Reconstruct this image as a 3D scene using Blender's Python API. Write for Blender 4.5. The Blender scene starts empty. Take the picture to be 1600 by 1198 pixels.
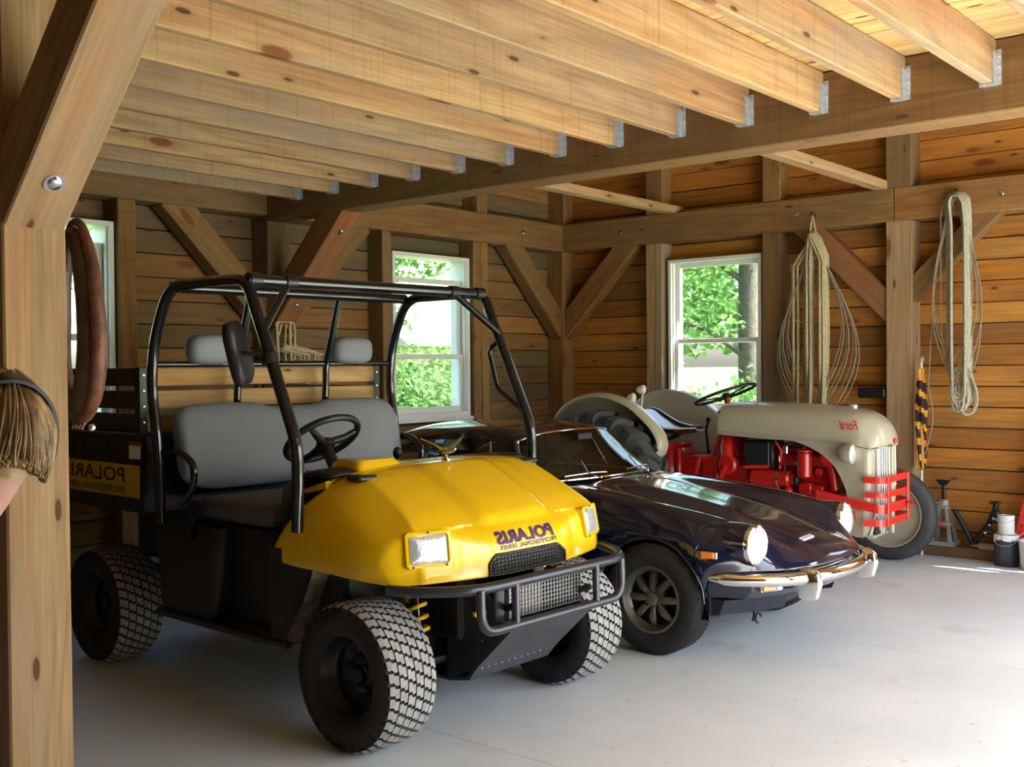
import bpy, bmesh, math, random
from mathutils import Vector, Matrix, noise
from mathutils.bvhtree import BVHTree
random.seed(7)
PI = math.pi
SC = bpy.context.scene
COL = SC.collection
V = Vector

# ------------------------------------------------------------------ camera
FPX, YAW, PITCH, ROLL = 1690.0, math.radians(40.0), math.radians(1.0), math.radians(-0.5)
def _cam_dirs():
    cy, sy = math.cos(YAW), math.sin(YAW)
    ds = [V((sy, 0, cy)), V((-cy, 0, sy)), V((0, -1, 0))]
    P = Matrix(((1, 0, 0), (0, math.cos(PITCH), -math.sin(PITCH)), (0, math.sin(PITCH), math.cos(PITCH))))
    R = Matrix(((math.cos(ROLL), -math.sin(ROLL), 0), (math.sin(ROLL), math.cos(ROLL), 0), (0, 0, 1)))
    return [R @ P @ d for d in ds]
_u, _v, _w = _cam_dirs()
right = V((_u.x, _v.x, _w.x)); down = V((_u.y, _v.y, _w.y)); fwd = V((_u.z, _v.z, _w.z))
cam = bpy.data.cameras.new('camera'); cam.sensor_width = 36; cam.lens = 36 * FPX / 1600
cam.clip_start = 0.05; cam.clip_end = 400
camo = bpy.data.objects.new('camera', cam); COL.objects.link(camo)
m = Matrix.Identity(4)
for i in range(3):
    m[i][0] = right[i]; m[i][1] = -down[i]; m[i][2] = -fwd[i]
m[0][3], m[1][3], m[2][3] = 0, 0, 1.5
camo.matrix_world = m
SC.camera = camo

# ------------------------------------------------------------------ light
SC.view_settings.view_transform = 'Standard'
SC.view_settings.look = 'None'
SC.view_settings.gamma = 1
SC.view_settings.use_curve_mapping = False
SC.view_settings.exposure = 2.38
world = bpy.data.worlds.new('sky'); SC.world = world; world.use_nodes = True
wn = world.node_tree; wn.nodes.clear()
wo = wn.nodes.new('ShaderNodeOutputWorld'); wb = wn.nodes.new('ShaderNodeBackground')
sky = wn.nodes.new('ShaderNodeTexSky'); sky.sky_type = 'NISHITA'; sky.sun_disc = False
sky.sun_elevation = math.radians(54); sky.sun_rotation = math.radians(157)
sky.air_density = 1.0; sky.dust_density = 3.5; sky.ozone_density = 1.0
wb.inputs['Strength'].default_value = 0.22
wn.links.new(sky.outputs[0], wb.inputs[0]); wn.links.new(wb.outputs[0], wo.inputs[0])
sun = bpy.data.lights.new('sun', 'SUN'); sun.energy = 7.0; sun.angle = math.radians(0.6); sun.color = (1.0, 0.97, 0.92)
suno = bpy.data.objects.new('sun', sun); COL.objects.link(suno); suno.location = (4, -6, 12)
_az = V((-0.39, 0.92, 0)).normalized(); _el = math.radians(54)
sd = V((_az.x * math.cos(_el), _az.y * math.cos(_el), -math.sin(_el)))
suno.rotation_euler = sd.to_track_quat('-Z', 'Y').to_euler()

# ------------------------------------------------------------------ materials
MATS = {}
def mat(name, col=(.5, .5, .5), rough=.5, metal=0., coat=0., emit=None, bump=0., bscale=40, trans=0., spec=.5, var=0., vscale=6, alpha=1.):
    if name in MATS: return MATS[name]
    M = bpy.data.materials.new(name); M.use_nodes = True
    nt = M.node_tree; b = nt.nodes['Principled BSDF']
    b.inputs['Base Color'].default_value = (*col, 1); b.inputs['Roughness'].default_value = rough
    b.inputs['Metallic'].default_value = metal; b.inputs['Coat Weight'].default_value = coat
    b.inputs['Coat Roughness'].default_value = .04
    b.inputs['Specular IOR Level'].default_value = spec
    b.inputs['Transmission Weight'].default_value = trans
    if var or bump:
        tc = nt.nodes.new('ShaderNodeTexCoord')
    if var:
        n = nt.nodes.new('ShaderNodeTexNoise'); n.inputs['Scale'].default_value = vscale; n.inputs['Detail'].default_value = 6
        n.inputs['Roughness'].default_value = .65
        nt.links.new(tc.outputs['Object'], n.inputs['Vector'])
        r = nt.nodes.new('ShaderNodeValToRGB')
        r.color_ramp.elements[0].position = .3; r.color_ramp.elements[1].position = .72
        r.color_ramp.elements[0].color = (*[c * (1 - var) for c in col], 1)
        r.color_ramp.elements[1].color = (*[min(1, c * (1 + var)) for c in col], 1)
        nt.links.new(n.outputs[0], r.inputs[0]); nt.links.new(r.outputs[0], b.inputs['Base Color'])
    if bump:
        n2 = nt.nodes.new('ShaderNodeTexNoise'); n2.inputs['Scale'].default_value = bscale; n2.inputs['Detail'].default_value = 5
        nt.links.new(tc.outputs['Object'], n2.inputs['Vector'])
        bp = nt.nodes.new('ShaderNodeBump'); bp.inputs['Strength'].default_value = bump; bp.inputs['Distance'].default_value = .01
        nt.links.new(n2.outputs[0], bp.inputs['Height']); nt.links.new(bp.outputs[0], b.inputs['Normal'])
    if emit:
        b.inputs['Emission Color'].default_value = (*emit[0], 1); b.inputs['Emission Strength'].default_value = emit[1]
    MATS[name] = M
    return M

def wood(name, tones, grey=.35, dark=.55, knots=True, rough=.72, saw=.0, greycol=(.20, .165, .125)):
    """rough-sawn timber, grain along local X; tones = list of colours picked per piece"""
    M = bpy.data.materials.new(name); M.use_nodes = True
    nt = M.node_tree; N = nt.nodes; L = nt.links; b = N['Principled BSDF']
    b.inputs['Roughness'].default_value = rough; b.inputs['Specular IOR Level'].default_value = .25
    tc = N.new('ShaderNodeTexCoord'); oi = N.new('ShaderNodeObjectInfo')
    mul = N.new('ShaderNodeMath'); mul.operation = 'MULTIPLY'; mul.inputs[1].default_value = 93.7
    L.new(oi.outputs['Random'], mul.inputs[0])
    cmb = N.new('ShaderNodeCombineXYZ')
    for k in range(3): L.new(mul.outputs[0], cmb.inputs[k])
    add = N.new('ShaderNodeVectorMath'); add.operation = 'ADD'
    L.new(tc.outputs['Object'], add.inputs[0]); L.new(cmb.outputs[0], add.inputs[1])
    def nz(scale, vec_scale, detail=4, rough=.55, dist=0.):
        mp = N.new('ShaderNodeMapping'); mp.inputs['Scale'].default_value = vec_scale
        L.new(add.outputs[0], mp.inputs['Vector'])
        n = N.new('ShaderNodeTexNoise'); n.inputs['Scale'].default_value = scale
        n.inputs['Detail'].default_value = detail; n.inputs['Roughness'].default_value = rough
        n.inputs['Distortion'].default_value = dist
        L.new(mp.outputs[0], n.inputs['Vector'])
        return n.outputs[0]
    def ramp(fac, els):
        r = N.new('ShaderNodeValToRGB'); e = r.color_ramp.elements
        while len(e) < len(els): e.new(.5)
        for k, (p, c) in enumerate(els):
            e[k].position = p; e[k].color = c if len(c) == 4 else (*c, 1)
        L.new(fac, r.inputs[0]); return r.outputs[0]
    def mix(kind, fac, a, c):
        x = N.new('ShaderNodeMix'); x.data_type = 'RGBA'; x.blend_type = kind
        if isinstance(fac, (int, float)): x.inputs['Factor'].default_value = fac
        else: L.new(fac, x.inputs['Factor'])
        for s, t in ((a, 6), (c, 7)):
            if isinstance(s, tuple): x.inputs[t].default_value = (*s, 1)
            else: L.new(s, x.inputs[t])
        return x.outputs[2]
    # cathedral grain: rings bent by a slow distortion
    big = nz(1.0, (.40, 4.5, 4.5), 2, .5, .35)
    rings = N.new('ShaderNodeMath'); rings.operation = 'MULTIPLY'; rings.inputs[1].default_value = 16
    L.new(big, rings.inputs[0])
    fr = N.new('ShaderNodeMath'); fr.operation = 'PINGPONG'; fr.inputs[1].default_value = 1.0
    L.new(rings.outputs[0], fr.inputs[0])
    fine = nz(1.0, (2.2, 70, 70), 5, .6)
    base = ramp(oi.outputs['Random'], [(k / max(1, len(tones) - 1), t) for k, t in enumerate(tones)])
    g1 = ramp(fr.outputs[0], [(0, (dark, dark * .88, dark * .75)), (.55, (1, 1, 1)), (1, (1.0, 1.0, 1.0))])
    c = mix('MULTIPLY', .38, base, g1)
    g2 = ramp(fine, [(.3, (.58, .52, .45)), (.62, (1.06, 1.04, 1.0))])
    c = mix('MULTIPLY', .6, c, g2)
    # orange heartwood streaks and grey weathering, some boards greyer than others
    st = nz(1.0, (.5, 7, 7), 3, .6)
    c = mix('MULTIPLY', ramp(st, [(.52, (0, 0, 0)), (.70, (.6, .6, .6))]), c, (1.0, .66, .42))
    wn_ = N.new('ShaderNodeTexWhiteNoise'); wn_.noise_dimensions = '1D'; L.new(mul.outputs[0], wn_.inputs['W'])
    wth = nz(1.0, (.8, 4.0, 4.0), 6, .68)
    ad = N.new('ShaderNodeMath'); ad.operation = 'MULTIPLY_ADD'; ad.inputs[1].default_value = .34; L.new(wn_.outputs['Value'], ad.inputs[0]); L.new(wth, ad.inputs[2])
    wf = ramp(ad.outputs[0], [(.62, (0, 0, 0)), (.90, (grey, grey, grey))])
    c = mix('MIX', wf, c, greycol)
    if saw:
        sw = nz(1.0, (34, .8, .8), 3, .75)
        c = mix('MULTIPLY', ramp(sw, [(.30, (saw, saw, saw)), (.46, (0, 0, 0))]), c, (.6, .55, .48))
    # dark stains
    sn = nz(1.0, (2.0, 6.0, 6.0), 4, .7)
    c = mix('MULTIPLY', ramp(sn, [(.66, (0, 0, 0)), (.80, (.55, .55, .55))]), c, (.45, .40, .34))
    if knots:
        for (ks, kr, kc, off) in (((1.35, 4.2, 4.2), .105, (.20, .065, .018), 0.), ((2.6, 8.5, 8.5), .085, (.10, .038, .014), 7.3)):
            mp = N.new('ShaderNodeMapping'); mp.inputs['Scale'].default_value = ks; mp.inputs['Location'].default_value = (off, off, off)
            L.new(add.outputs[0], mp.inputs['Vector'])
            vo = N.new('ShaderNodeTexVoronoi'); vo.inputs['Scale'].default_value = 1.0; vo.inputs['Randomness'].default_value = 1
            L.new(mp.outputs[0], vo.inputs['Vector'])
            kf = ramp(vo.outputs['Distance'], [(kr * .8, (.95, .95, .95)), (kr, (.75, .75, .75)), (kr * 1.12, (.22, .22, .22)), (kr * 2.2, (0, 0, 0))])
            c = mix('MIX', kf, c, kc)
    L.new(c, b.inputs['Base Color'])
    bp = N.new('ShaderNodeBump'); bp.inputs['Strength'].default_value = .5; bp.inputs['Distance'].default_value = .004
    L.new(fine, bp.inputs['Height']); L.new(bp.outputs[0], b.inputs['Normal'])
    MATS[name] = M
    return M

W_JOIST = wood('joist_pine', [(.42, .275, .140), (.52, .34, .165), (.34, .245, .150), (.55, .36, .170), (.38, .275, .160)], grey=.9, saw=.45, greycol=(.27, .22, .165))
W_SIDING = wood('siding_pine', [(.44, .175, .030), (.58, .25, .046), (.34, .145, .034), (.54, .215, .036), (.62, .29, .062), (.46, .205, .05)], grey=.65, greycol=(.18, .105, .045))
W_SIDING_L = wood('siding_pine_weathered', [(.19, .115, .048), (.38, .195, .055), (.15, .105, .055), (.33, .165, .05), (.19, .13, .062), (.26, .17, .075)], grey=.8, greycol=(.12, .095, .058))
W_FRAME = wood('frame_timber', [(.28, .155, .055), (.34, .185, .062), (.25, .14, .055), (.31, .16, .05)], grey=.7, saw=.35, greycol=(.16, .108, .058))
W_POST = wood('post_timber', [(.44, .29, .150), (.50, .33, .170), (.42, .28, .145)], grey=.8, greycol=(.34, .26, .19))
W_DECK = wood('deck_pine', [(.72, .47, .17), (.82, .56, .22), (.62, .41, .16)], grey=.3)
W_SLAT = wood('slat_pine', [(.52, .33, .14), (.58, .38, .17)], grey=.3)
W_RED = wood('reddish_brace_timber', [(.32, .115, .032), (.36, .13, .036)], grey=.3)
GALV = mat('galvanised_steel', (.62, .68, .74), .42, .6, var=.3, vscale=30)
BOLT = mat('zinc_bolt', (.75, .76, .80), .25, 1.)
BLACKPL = mat('black_plastic', (.012, .012, .013), .45, bump=.1, bscale=250)
BLACKGL = mat('black_gloss_paint', (.008, .008, .010), .16, 0, coat=.6)
BLACKST = mat('black_satin_steel', (.020, .021, .024), .34, .3)
RUBBER = mat('tire_rubber', (.022, .021, .020), .8, bump=.2, bscale=60)
WORN = mat('worn_tread_rubber', (.34, .34, .32), .85, var=.25, vscale=25)
CHROME = mat('chrome', (.86, .86, .87), .06, 1.)

# ------------------------------------------------------------------ object helpers
def link(o, parent=None):
    COL.objects.link(o)
    if parent is not None: o.parent = parent
    return o
def tag(o, label=None, cat=None, group=None, kind=None):
    if label: o['label'] = label
    if cat: o['category'] = cat
    if group: o['group'] = group
    if kind: o['kind'] = kind
    return o
def empty(name, loc=(0, 0, 0), rz=0.):
    o = bpy.data.objects.new(name, None); o.location = loc; o.rotation_euler = (0, 0, rz); o.empty_display_size = .2
    return link(o)

class MB:
    """collects geometry for ONE mesh object"""
    def __init__(s): s.v = []; s.f = []; s.mi = []; s.cur = 0
    def add(s, vs, fs):
        n = len(s.v); s.v += [tuple(p) for p in vs]
        for f in fs: s.f.append(tuple(i + n for i in f)); s.mi.append(s.cur)
        return s
    def box(s, lo, hi, c=0.0, M=None):
        """box with chamfered edges of size c"""
        x0, y0, z0 = lo; x1, y1, z1 = hi
        if x0 > x1: x0, x1 = x1, x0
        if y0 > y1: y0, y1 = y1, y0
        if z0 > z1: z0, z1 = z1, z0
        if c <= 0:
            vs = [(x, y, z) for z in (z0, z1) for y in (y0, y1) for x in (x0, x1)]
            fs = [(0, 2, 3, 1), (4, 5, 7, 6), (0, 1, 5, 4), (2, 6, 7, 3), (0, 4, 6, 2), (1, 3, 7, 5)]
        else:
            c = min(c, .49 * min(x1 - x0, y1 - y0, z1 - z0))
            vs = []; idx = {}
            for ix, X in enumerate((x0, x1)):
                for iy, Y in enumerate((y0, y1)):
                    for iz, Z in enumerate((z0, z1)):
                        sx, sy, sz = (c, -c)[ix], (c, -c)[iy], (c, -c)[iz]
                        for a, p in enumerate(((X, Y + sy, Z + sz), (X + sx, Y, Z + sz), (X + sx, Y + sy, Z))):
                            idx[(ix, iy, iz, a)] = len(vs); vs.append(p)
            g = lambda ix, iy, iz, a: idx[(ix, iy, iz, a)]
            fs = []
            for k in (0, 1):
                fs.append([g(k, 0, 0, 0), g(k, 1, 0, 0), g(k, 1, 1, 0), g(k, 0, 1, 0)][::(1 if k else -1)])
                fs.append([g(0, k, 0, 1), g(0, k, 1, 1), g(1, k, 1, 1), g(1, k, 0, 1)][::(1 if k else -1)])
                fs.append([g(0, 0, k, 2), g(1, 0, k, 2), g(1, 1, k, 2), g(0, 1, k, 2)][::(1 if k else -1)])
            for a in (0, 1):
                for bb in (0, 1):
                    fs.append([g(a, bb, 0, 0), g(a, bb, 1, 0), g(a, bb, 1, 1), g(a, bb, 0, 1)][::(1 if a == bb else -1)])
                    fs.append([g(a, 0, bb, 0), g(a, 0, bb, 2), g(a, 1, bb, 2), g(a, 1, bb, 0)][::(1 if a == bb else -1)])
                    fs.append([g(0, a, bb, 1), g(1, a, bb, 1), g(1, a, bb, 2), g(0, a, bb, 2)][::(1 if a == bb else -1)])
            for ix in (0, 1):
                for iy in (0, 1):
                    for iz in (0, 1):
                        t = [g(ix, iy, iz, 0), g(ix, iy, iz, 1), g(ix, iy, iz, 2)]
                        fs.append(t[::(1 if (ix + iy + iz) % 2 == 1 else -1)])
        if M is not None: vs = [M @ V(p) for p in vs]
        return s.add(vs, fs)
    def tube(s, pts, r, n=8, closed=False, caps=True):
        pts = [V(p) for p in pts]; k = len(pts)
        rs = r if isinstance(r, (list, tuple)) else [r] * k
        tang = []
        for i in range(k):
            a = pts[(i - 1) % k] if (closed or i > 0) else pts[i]
            c = pts[(i + 1) % k] if (closed or i < k - 1) else pts[i]
            t = c - a
            tang.append(t.normalized() if t.length > 1e-9 else V((0, 0, 1)))
        up = V((0, 0, 1)) if abs(tang[0].z) < .9 else V((1, 0, 0))
        nrm = (up - tang[0] * up.dot(tang[0])).normalized()
        vs = []
        for i in range(k):
            if i:
                nrm = nrm - tang[i] * nrm.dot(tang[i])
                nrm = nrm.normalized() if nrm.length > 1e-6 else tang[i].orthogonal().normalized()
            bn = tang[i].cross(nrm)
            for j in range(n):
                a = 2 * PI * j / n
                vs.append(pts[i] + (nrm * math.cos(a) + bn * math.sin(a)) * rs[i])
        fs = []
        for i in range(k if closed else k - 1):
            i2 = (i + 1) % k
            for j in range(n):
                j2 = (j + 1) % n
                fs.append((i * n + j, i * n + j2, i2 * n + j2, i2 * n + j))
        if caps and not closed:
            fs.append(tuple(range(n))[::-1]); fs.append(tuple((k - 1) * n + j for j in range(n)))
        return s.add(vs, fs)
    def lathe(s, prof, n=32, M=None, closed=False, caps=True):
        """profile [(radius, height)] around local Z; M places it"""
        vs = []; k = len(prof)
        for (r, h) in prof:
            for j in range(n):
                a = 2 * PI * j / n
                vs.append(V((r * math.cos(a), r * math.sin(a), h)))
        fs = []
        for i in range(k if closed else k - 1):
            i2 = (i + 1) % k
            for j in range(n):
                j2 = (j + 1) % n
                fs.append((i * n + j, i * n + j2, i2 * n + j2, i2 * n + j))
        if not closed and caps:
            if prof[0][0] > 1e-6: fs.append(tuple(range(n))[::-1])
            if prof[-1][0] > 1e-6: fs.append(tuple((k - 1) * n + j for j in range(n)))
        if M is not None: vs = [M @ p for p in vs]
        return s.add(vs, fs)
    def loft(s, rings, closed=True, caps=True):
        n = len(rings[0]); vs = [p for r in rings for p in r]; fs = []
        for i in range(len(rings) - 1):
            for j in range(n if closed else n - 1):
                j2 = (j + 1) % n
                fs.append((i * n + j, i * n + j2, (i + 1) * n + j2, (i + 1) * n + j))
        if caps and closed:
            fs.append(tuple(range(n))[::-1]); fs.append(tuple((len(rings) - 1) * n + j for j in range(n)))
        return s.add(vs, fs)
    def prism(s, poly, d, M=None):
        """polygon [(a,b)] extruded by d: points (a, b, 0..d)"""
        n = len(poly); vs = [V((a, b, 0)) for a, b in poly] + [V((a, b, d)) for a, b in poly]
        if M is not None: vs = [M @ p for p in vs]
        fs = [tuple(range(n))[::-1], tuple(range(n, 2 * n))] + [(i, (i + 1) % n, (i + 1) % n + n, i + n) for i in range(n)]
        return s.add(vs, fs)
    def build(s, name, material, parent=None, smooth=None, M=None, fix=True):
        me = bpy.data.meshes.new(name)
        me.from_pydata(s.v, [], s.f)
        mats = material if isinstance(material, (list, tuple)) else [material]
        for mm in mats: me.materials.append(mm)
        if len(mats) > 1: me.polygons.foreach_set('material_index', s.mi)
        if fix:
            bm = bmesh.new(); bm.from_mesh(me); bmesh.ops.recalc_face_normals(bm, faces=bm.faces); bm.to_mesh(me); bm.free()
        if smooth is not None:
            me.polygons.foreach_set('use_smooth', [True] * len(me.polygons))
            if smooth < 179: me.set_sharp_from_angle(angle=math.radians(smooth))
        me.update()
        o = bpy.data.objects.new(name, me); link(o, parent)
        if M is not None: o.matrix_local = M
        return o

def axis_m(origin, zdir, xhint=None):
    z = V(zdir).normalized()
    x = V(xhint) if xhint is not None else (V((1, 0, 0)) if abs(z.x) < .9 else V((0, 1, 0)))
    x = (x - z * x.dot(z)).normalized(); y = z.cross(x)
    M = Matrix.Identity(4)
    for i in range(3): M[i][0] = x[i]; M[i][1] = y[i]; M[i][2] = z[i]; M[i][3] = origin[i]
    return M
def cyl(mb, a, b, r, n=16, r2=None):
    a, b = V(a), V(b); L = (b - a).length
    return mb.lathe([(r, 0), (r if r2 is None else r2, L)], n, axis_m(a, b - a))
def rcyl(mb, a, b, r, n=16, c=.006):
    a, b = V(a), V(b); L = (b - a).length; c = min(c, L * .4, r * .5)
    return mb.lathe([(r - c, 0), (r, c), (r, L - c), (r - c, L)], n, axis_m(a, b - a))
def ball(mb, c, r, n=16, k=9, sc=(1, 1, 1)):
    M = Matrix.Translation(V(c)) @ Matrix.Diagonal((*sc, 1))
    return mb.lathe([(max(1e-4, r * math.sin(PI * i / k)), -r * math.cos(PI * i / k)) for i in range(k + 1)], n, M)
def fillet(pts, rad, k=5):
    pts = [V(p) for p in pts]; out = [pts[0]]
    for i in range(1, len(pts) - 1):
        a, p, c = pts[i - 1], pts[i], pts[i + 1]
        r = min(rad, (a - p).length * .48, (c - p).length * .48)
        p0 = p + (a - p).normalized() * r; p1 = p + (c - p).normalized() * r
        for j in range(k + 1):
            t = j / k
            out.append(p0 * (1 - t) ** 2 + p * 2 * t * (1 - t) + p1 * t * t)
    out.append(pts[-1]); return out
def cr(p0, p1, p2, p3, t):
    return .5 * ((2 * p1) + (p2 - p0) * t + (2 * p0 - 5 * p1 + 4 * p2 - p3) * t * t + (3 * p1 - p0 - 3 * p2 + p3) * t ** 3)
def spline(pts, n):
    """Catmull-Rom through pts, n samples per span"""
    pts = [V(p) if not isinstance(p, (int, float)) else p for p in pts]; k = len(pts); out = []
    for i in range(k - 1):
        p0 = pts[i - 1] if i else pts[0] * 2 - pts[1]
        p3 = pts[i + 2] if i < k - 2 else pts[-1] * 2 - pts[-2]
        for j in range(n): out.append(cr(p0, pts[i], pts[i + 1], p3, j / n))
    out.append(pts[-1]); return out
def patch_pts(rows, nu, nv):
    R = [spline(r, nv) for r in rows]
    cols = [spline([R[i][j] for i in range(len(R))], nu) for j in range(len(R[0]))]
    return [[cols[j][i] for j in range(len(cols))] for i in range(len(cols[0]))]
def grid(mb, G):
    n = len(G[0]); vs = [p for r in G for p in r]
    fs = [(i * n + j, i * n + j + 1, (i + 1) * n + j + 1, (i + 1) * n + j) for i in range(len(G) - 1) for j in range(n - 1)]
    return mb.add(vs, fs)
def mirror_rows(half):
    """half rows run centre -> side (+x); returns rows side(-x) -> centre -> side(+x)"""
    out = []
    for r in half:
        r = [V(p) for p in r]
        out.append([V((-p.x, p.y, p.z)) for p in r[:0:-1]] + r)
    return out
def solidify(o, t, off=-1):
    md = o.modifiers.new('thickness', 'SOLIDIFY'); md.thickness = t; md.offset = off
    return o
def bvh_of(o):
    me = o.data
    return BVHTree.FromPolygons([v.co.copy() for v in me.vertices], [tuple(p.vertices) for p in me.polygons])

_fonts = {}
def text_verts(s, height, mirror=True, width=None, extrude=0.0, shear=0., bold=0., spacing=1.):
    """flat letter mesh (verts in x/y plane, centred), mirrored as in the photograph"""
    cu = bpy.data.curves.new('t', 'FONT'); cu.body = s; cu.size = 1; cu.align_x = 'CENTER'; cu.shear = shear; cu.offset = bold
    cu.space_character = spacing; cu.resolution_u = 3
    ob = bpy.data.objects.new('t', cu); COL.objects.link(ob)
    dg = bpy.context.evaluated_depsgraph_get(); dg.update()
    me = bpy.data.meshes.new_from_object(ob.evaluated_get(dg))
    vs = [v.co.copy() for v in me.vertices]; fs = [tuple(p.vertices) for p in me.polygons]
    bpy.data.objects.remove(ob); bpy.data.curves.remove(cu); bpy.data.meshes.remove(me)
    x0 = min(v.x for v in vs); x1 = max(v.x for v in vs); y0 = min(v.y for v in vs); y1 = max(v.y for v in vs)
    ky = height / (y1 - y0); kx = width / (x1 - x0) if width else ky
    vs = [V(((v.x - (x0 + x1) / 2) * kx * (-1 if mirror else 1), (v.y - (y0 + y1) / 2) * ky, 0)) for v in vs]
    return vs, fs
def subdivide_mesh(vs, fs, maxlen):
    bm = bmesh.new(); bv = [bm.verts.new(v) for v in vs]
    for f in fs:
        try: bm.faces.new([bv[i] for i in f])
        except ValueError: pass
    bmesh.ops.triangulate(bm, faces=bm.faces[:])
    for _ in range(5):
        es = [e for e in bm.edges if e.calc_length() > maxlen]
        if not es: break
        bmesh.ops.subdivide_edges(bm, edges=es, cuts=1); bmesh.ops.triangulate(bm, faces=bm.faces[:])
    bm.verts.index_update(); out = [v.co.copy() for v in bm.verts], [tuple(v.index for v in f.verts) for f in bm.faces]
    bm.free(); return out

_tcache = {}
def timber(name, p0, p1, w, h, material, parent, up=(0, 0, 1), c=.006):
    """squared timber from p0 to p1 (centre line), width w across, height h along up; grain along its length"""
    p0, p1 = V(p0), V(p1); L = (p1 - p0).length; key = (round(L, 3), round(w, 3), round(h, 3), c, material.name, name)
    x = (p1 - p0).normalized(); z = V(up); z = (z - x * z.dot(x)).normalized(); y = z.cross(x)
    M = Matrix.Identity(4)
    for i in range(3): M[i][0] = x[i]; M[i][1] = y[i]; M[i][2] = z[i]; M[i][3] = ((p0 + p1) / 2)[i]
    if key in _tcache:
        o = bpy.data.objects.new(name, _tcache[key]); link(o, parent)
    else:
        o = MB().box((-L / 2, -w / 2, -h / 2), (L / 2, w / 2, h / 2), c).build(name, material, parent)
        _tcache[key] = o.data
    o.matrix_local = M
    return o
# ================================================================== the setting
XF, XS = 8.45, 8.64          # right wall: face of the framing, face of the siding
YF, YS = 6.43, 6.62          # back-left wall: the same two planes
GZ0, GZ1 = 2.60, 2.86        # girt
TOPZ = 4.30

def concrete_mat():
    M = bpy.data.materials.new('concrete'); M.use_nodes = True
    nt = M.node_tree; N = nt.nodes; L = nt.links; b = N['Principled BSDF']
    tc = N.new('ShaderNodeTexCoord')
    def nz(s, d=6, r=.6):
        n = N.new('ShaderNodeTexNoise'); n.inputs['Scale'].default_value = s; n.inputs['Detail'].default_value = d; n.inputs['Roughness'].default_value = r
        L.new(tc.outputs['Object'], n.inputs['Vector']); return n.outputs[0]
    r1 = N.new('ShaderNodeValToRGB'); r1.color_ramp.elements[0].position = .3; r1.color_ramp.elements[1].position = .7
    r1.color_ramp.elements[0].color = (.57, .64, .655, 1); r1.color_ramp.elements[1].color = (.71, .77, .785, 1)
    L.new(nz(.9, 8, .62), r1.inputs[0])
    r2 = N.new('ShaderNodeValToRGB'); r2.color_ramp.elements[0].position = .62; r2.color_ramp.elements[1].position = .8
    r2.color_ramp.elements[0].color = (1, 1, 1, 1); r2.color_ramp.elements[1].color = (.80, .74, .66, 1)
    L.new(nz(2.3, 5, .55), r2.inputs[0])
    mx = N.new('ShaderNodeMix'); mx.data_type = 'RGBA'; mx.blend_type = 'MULTIPLY'; mx.inputs['Factor'].default_value = 1
    L.new(r1.outputs[0], mx.inputs[6]); L.new(r2.outputs[0], mx.inputs[7])
    r3 = N.new('ShaderNodeValToRGB'); r3.color_ramp.elements[0].position = .28; r3.color_ramp.elements[1].position = .36
    r3.color_ramp.elements[0].color = (.62, .60, .57, 1); r3.color_ramp.elements[1].color = (1, 1, 1, 1)
    L.new(nz(14, 3, .7), r3.inputs[0])
    m2 = N.new('ShaderNodeMix'); m2.data_type = 'RGBA'; m2.blend_type = 'MULTIPLY'; m2.inputs['Factor'].default_value = .6
    L.new(mx.outputs[2], m2.inputs[6]); L.new(r3.outputs[0], m2.inputs[7])
    L.new(m2.outputs[2], b.inputs['Base Color'])
    b.inputs['Roughness'].default_value = .55; b.inputs['Specular IOR Level'].default_value = .35
    bp = N.new('ShaderNodeBump'); bp.inputs['Strength'].default_value = .15; bp.inputs['Distance'].default_value = .004
    L.new(nz(60, 4), bp.inputs['Height']); L.new(bp.outputs[0], b.inputs['Normal'])
    return M
CONC = concrete_mat()
# slab poured in panels with narrow saw-cut joints
fl = MB()
xs = [-1.6, .76, 3.17, 5.58, 8.9]; ys = [-.9, 6.8]
for i in range(4):
    for j in range(1):
        fl.box((xs[i] + .0015, ys[j], -.16), (xs[i + 1] - .0015, ys[j + 1], 0))
fl.box((-1.6, -.9, -.2), (8.9, 6.8, -.02))
tag(fl.build('floor', CONC), 'pale grey concrete floor slab', 'floor', kind='structure')

# ---- outside ground
LAWN = mat('lawn_grass', (.10, .20, .035), .9, var=.5, vscale=3, bump=.4, bscale=30)
GRAV = mat('pale_gravel', (.62, .58, .52), .9, var=.3, vscale=8, bump=.5, bscale=60)
g = MB(); g.box((-300, 6.8, -.5), (390, 390, -.14)); g.box((8.9, -200, -.5), (390, 6.8, -.14)); g.box((-300, -200, -.5), (-1.6, 6.8, -.14)); g.box((-1.6, -200, -.5), (8.9, -9, -.14))
tag(g.build('ground', LAWN), 'green lawn around the barn', 'lawn', kind='structure')
tag(MB().box((-1.6, -9, -.5), (8.9, -.9, -.06), .01).build('driveway', GRAV), 'unseen pale gravel drive that bounces sunlight in at the open doors', 'driveway', kind='structure')  # out of view, laid pale to bounce sunlight into the barn

# ---- siding walls
WIN = {  # name: (wall, a0, a1, z0, z1)   a runs along the wall
    'window_1': ('L', 2.785, 3.727, 1.047, 2.448),
    'window_2': ('L', 6.207, 7.150, 1.047, 2.448),
    'window_3': ('R', 4.333, 5.265, 1.047, 2.440),
    'window_4': ('R', 0.70, 1.64, 1.047, 2.440),
}
def holes(wall): return [(a0, a1, z0, z1) for (w, a0, a1, z0, z1) in WIN.values() if w == wall]
def wall_point(wall, a, d, z):
    """a along the wall, d outward from the siding's inner face"""
    return V((a, YS + d, z)) if wall == 'L' else V((XS + d, a, z))

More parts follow.
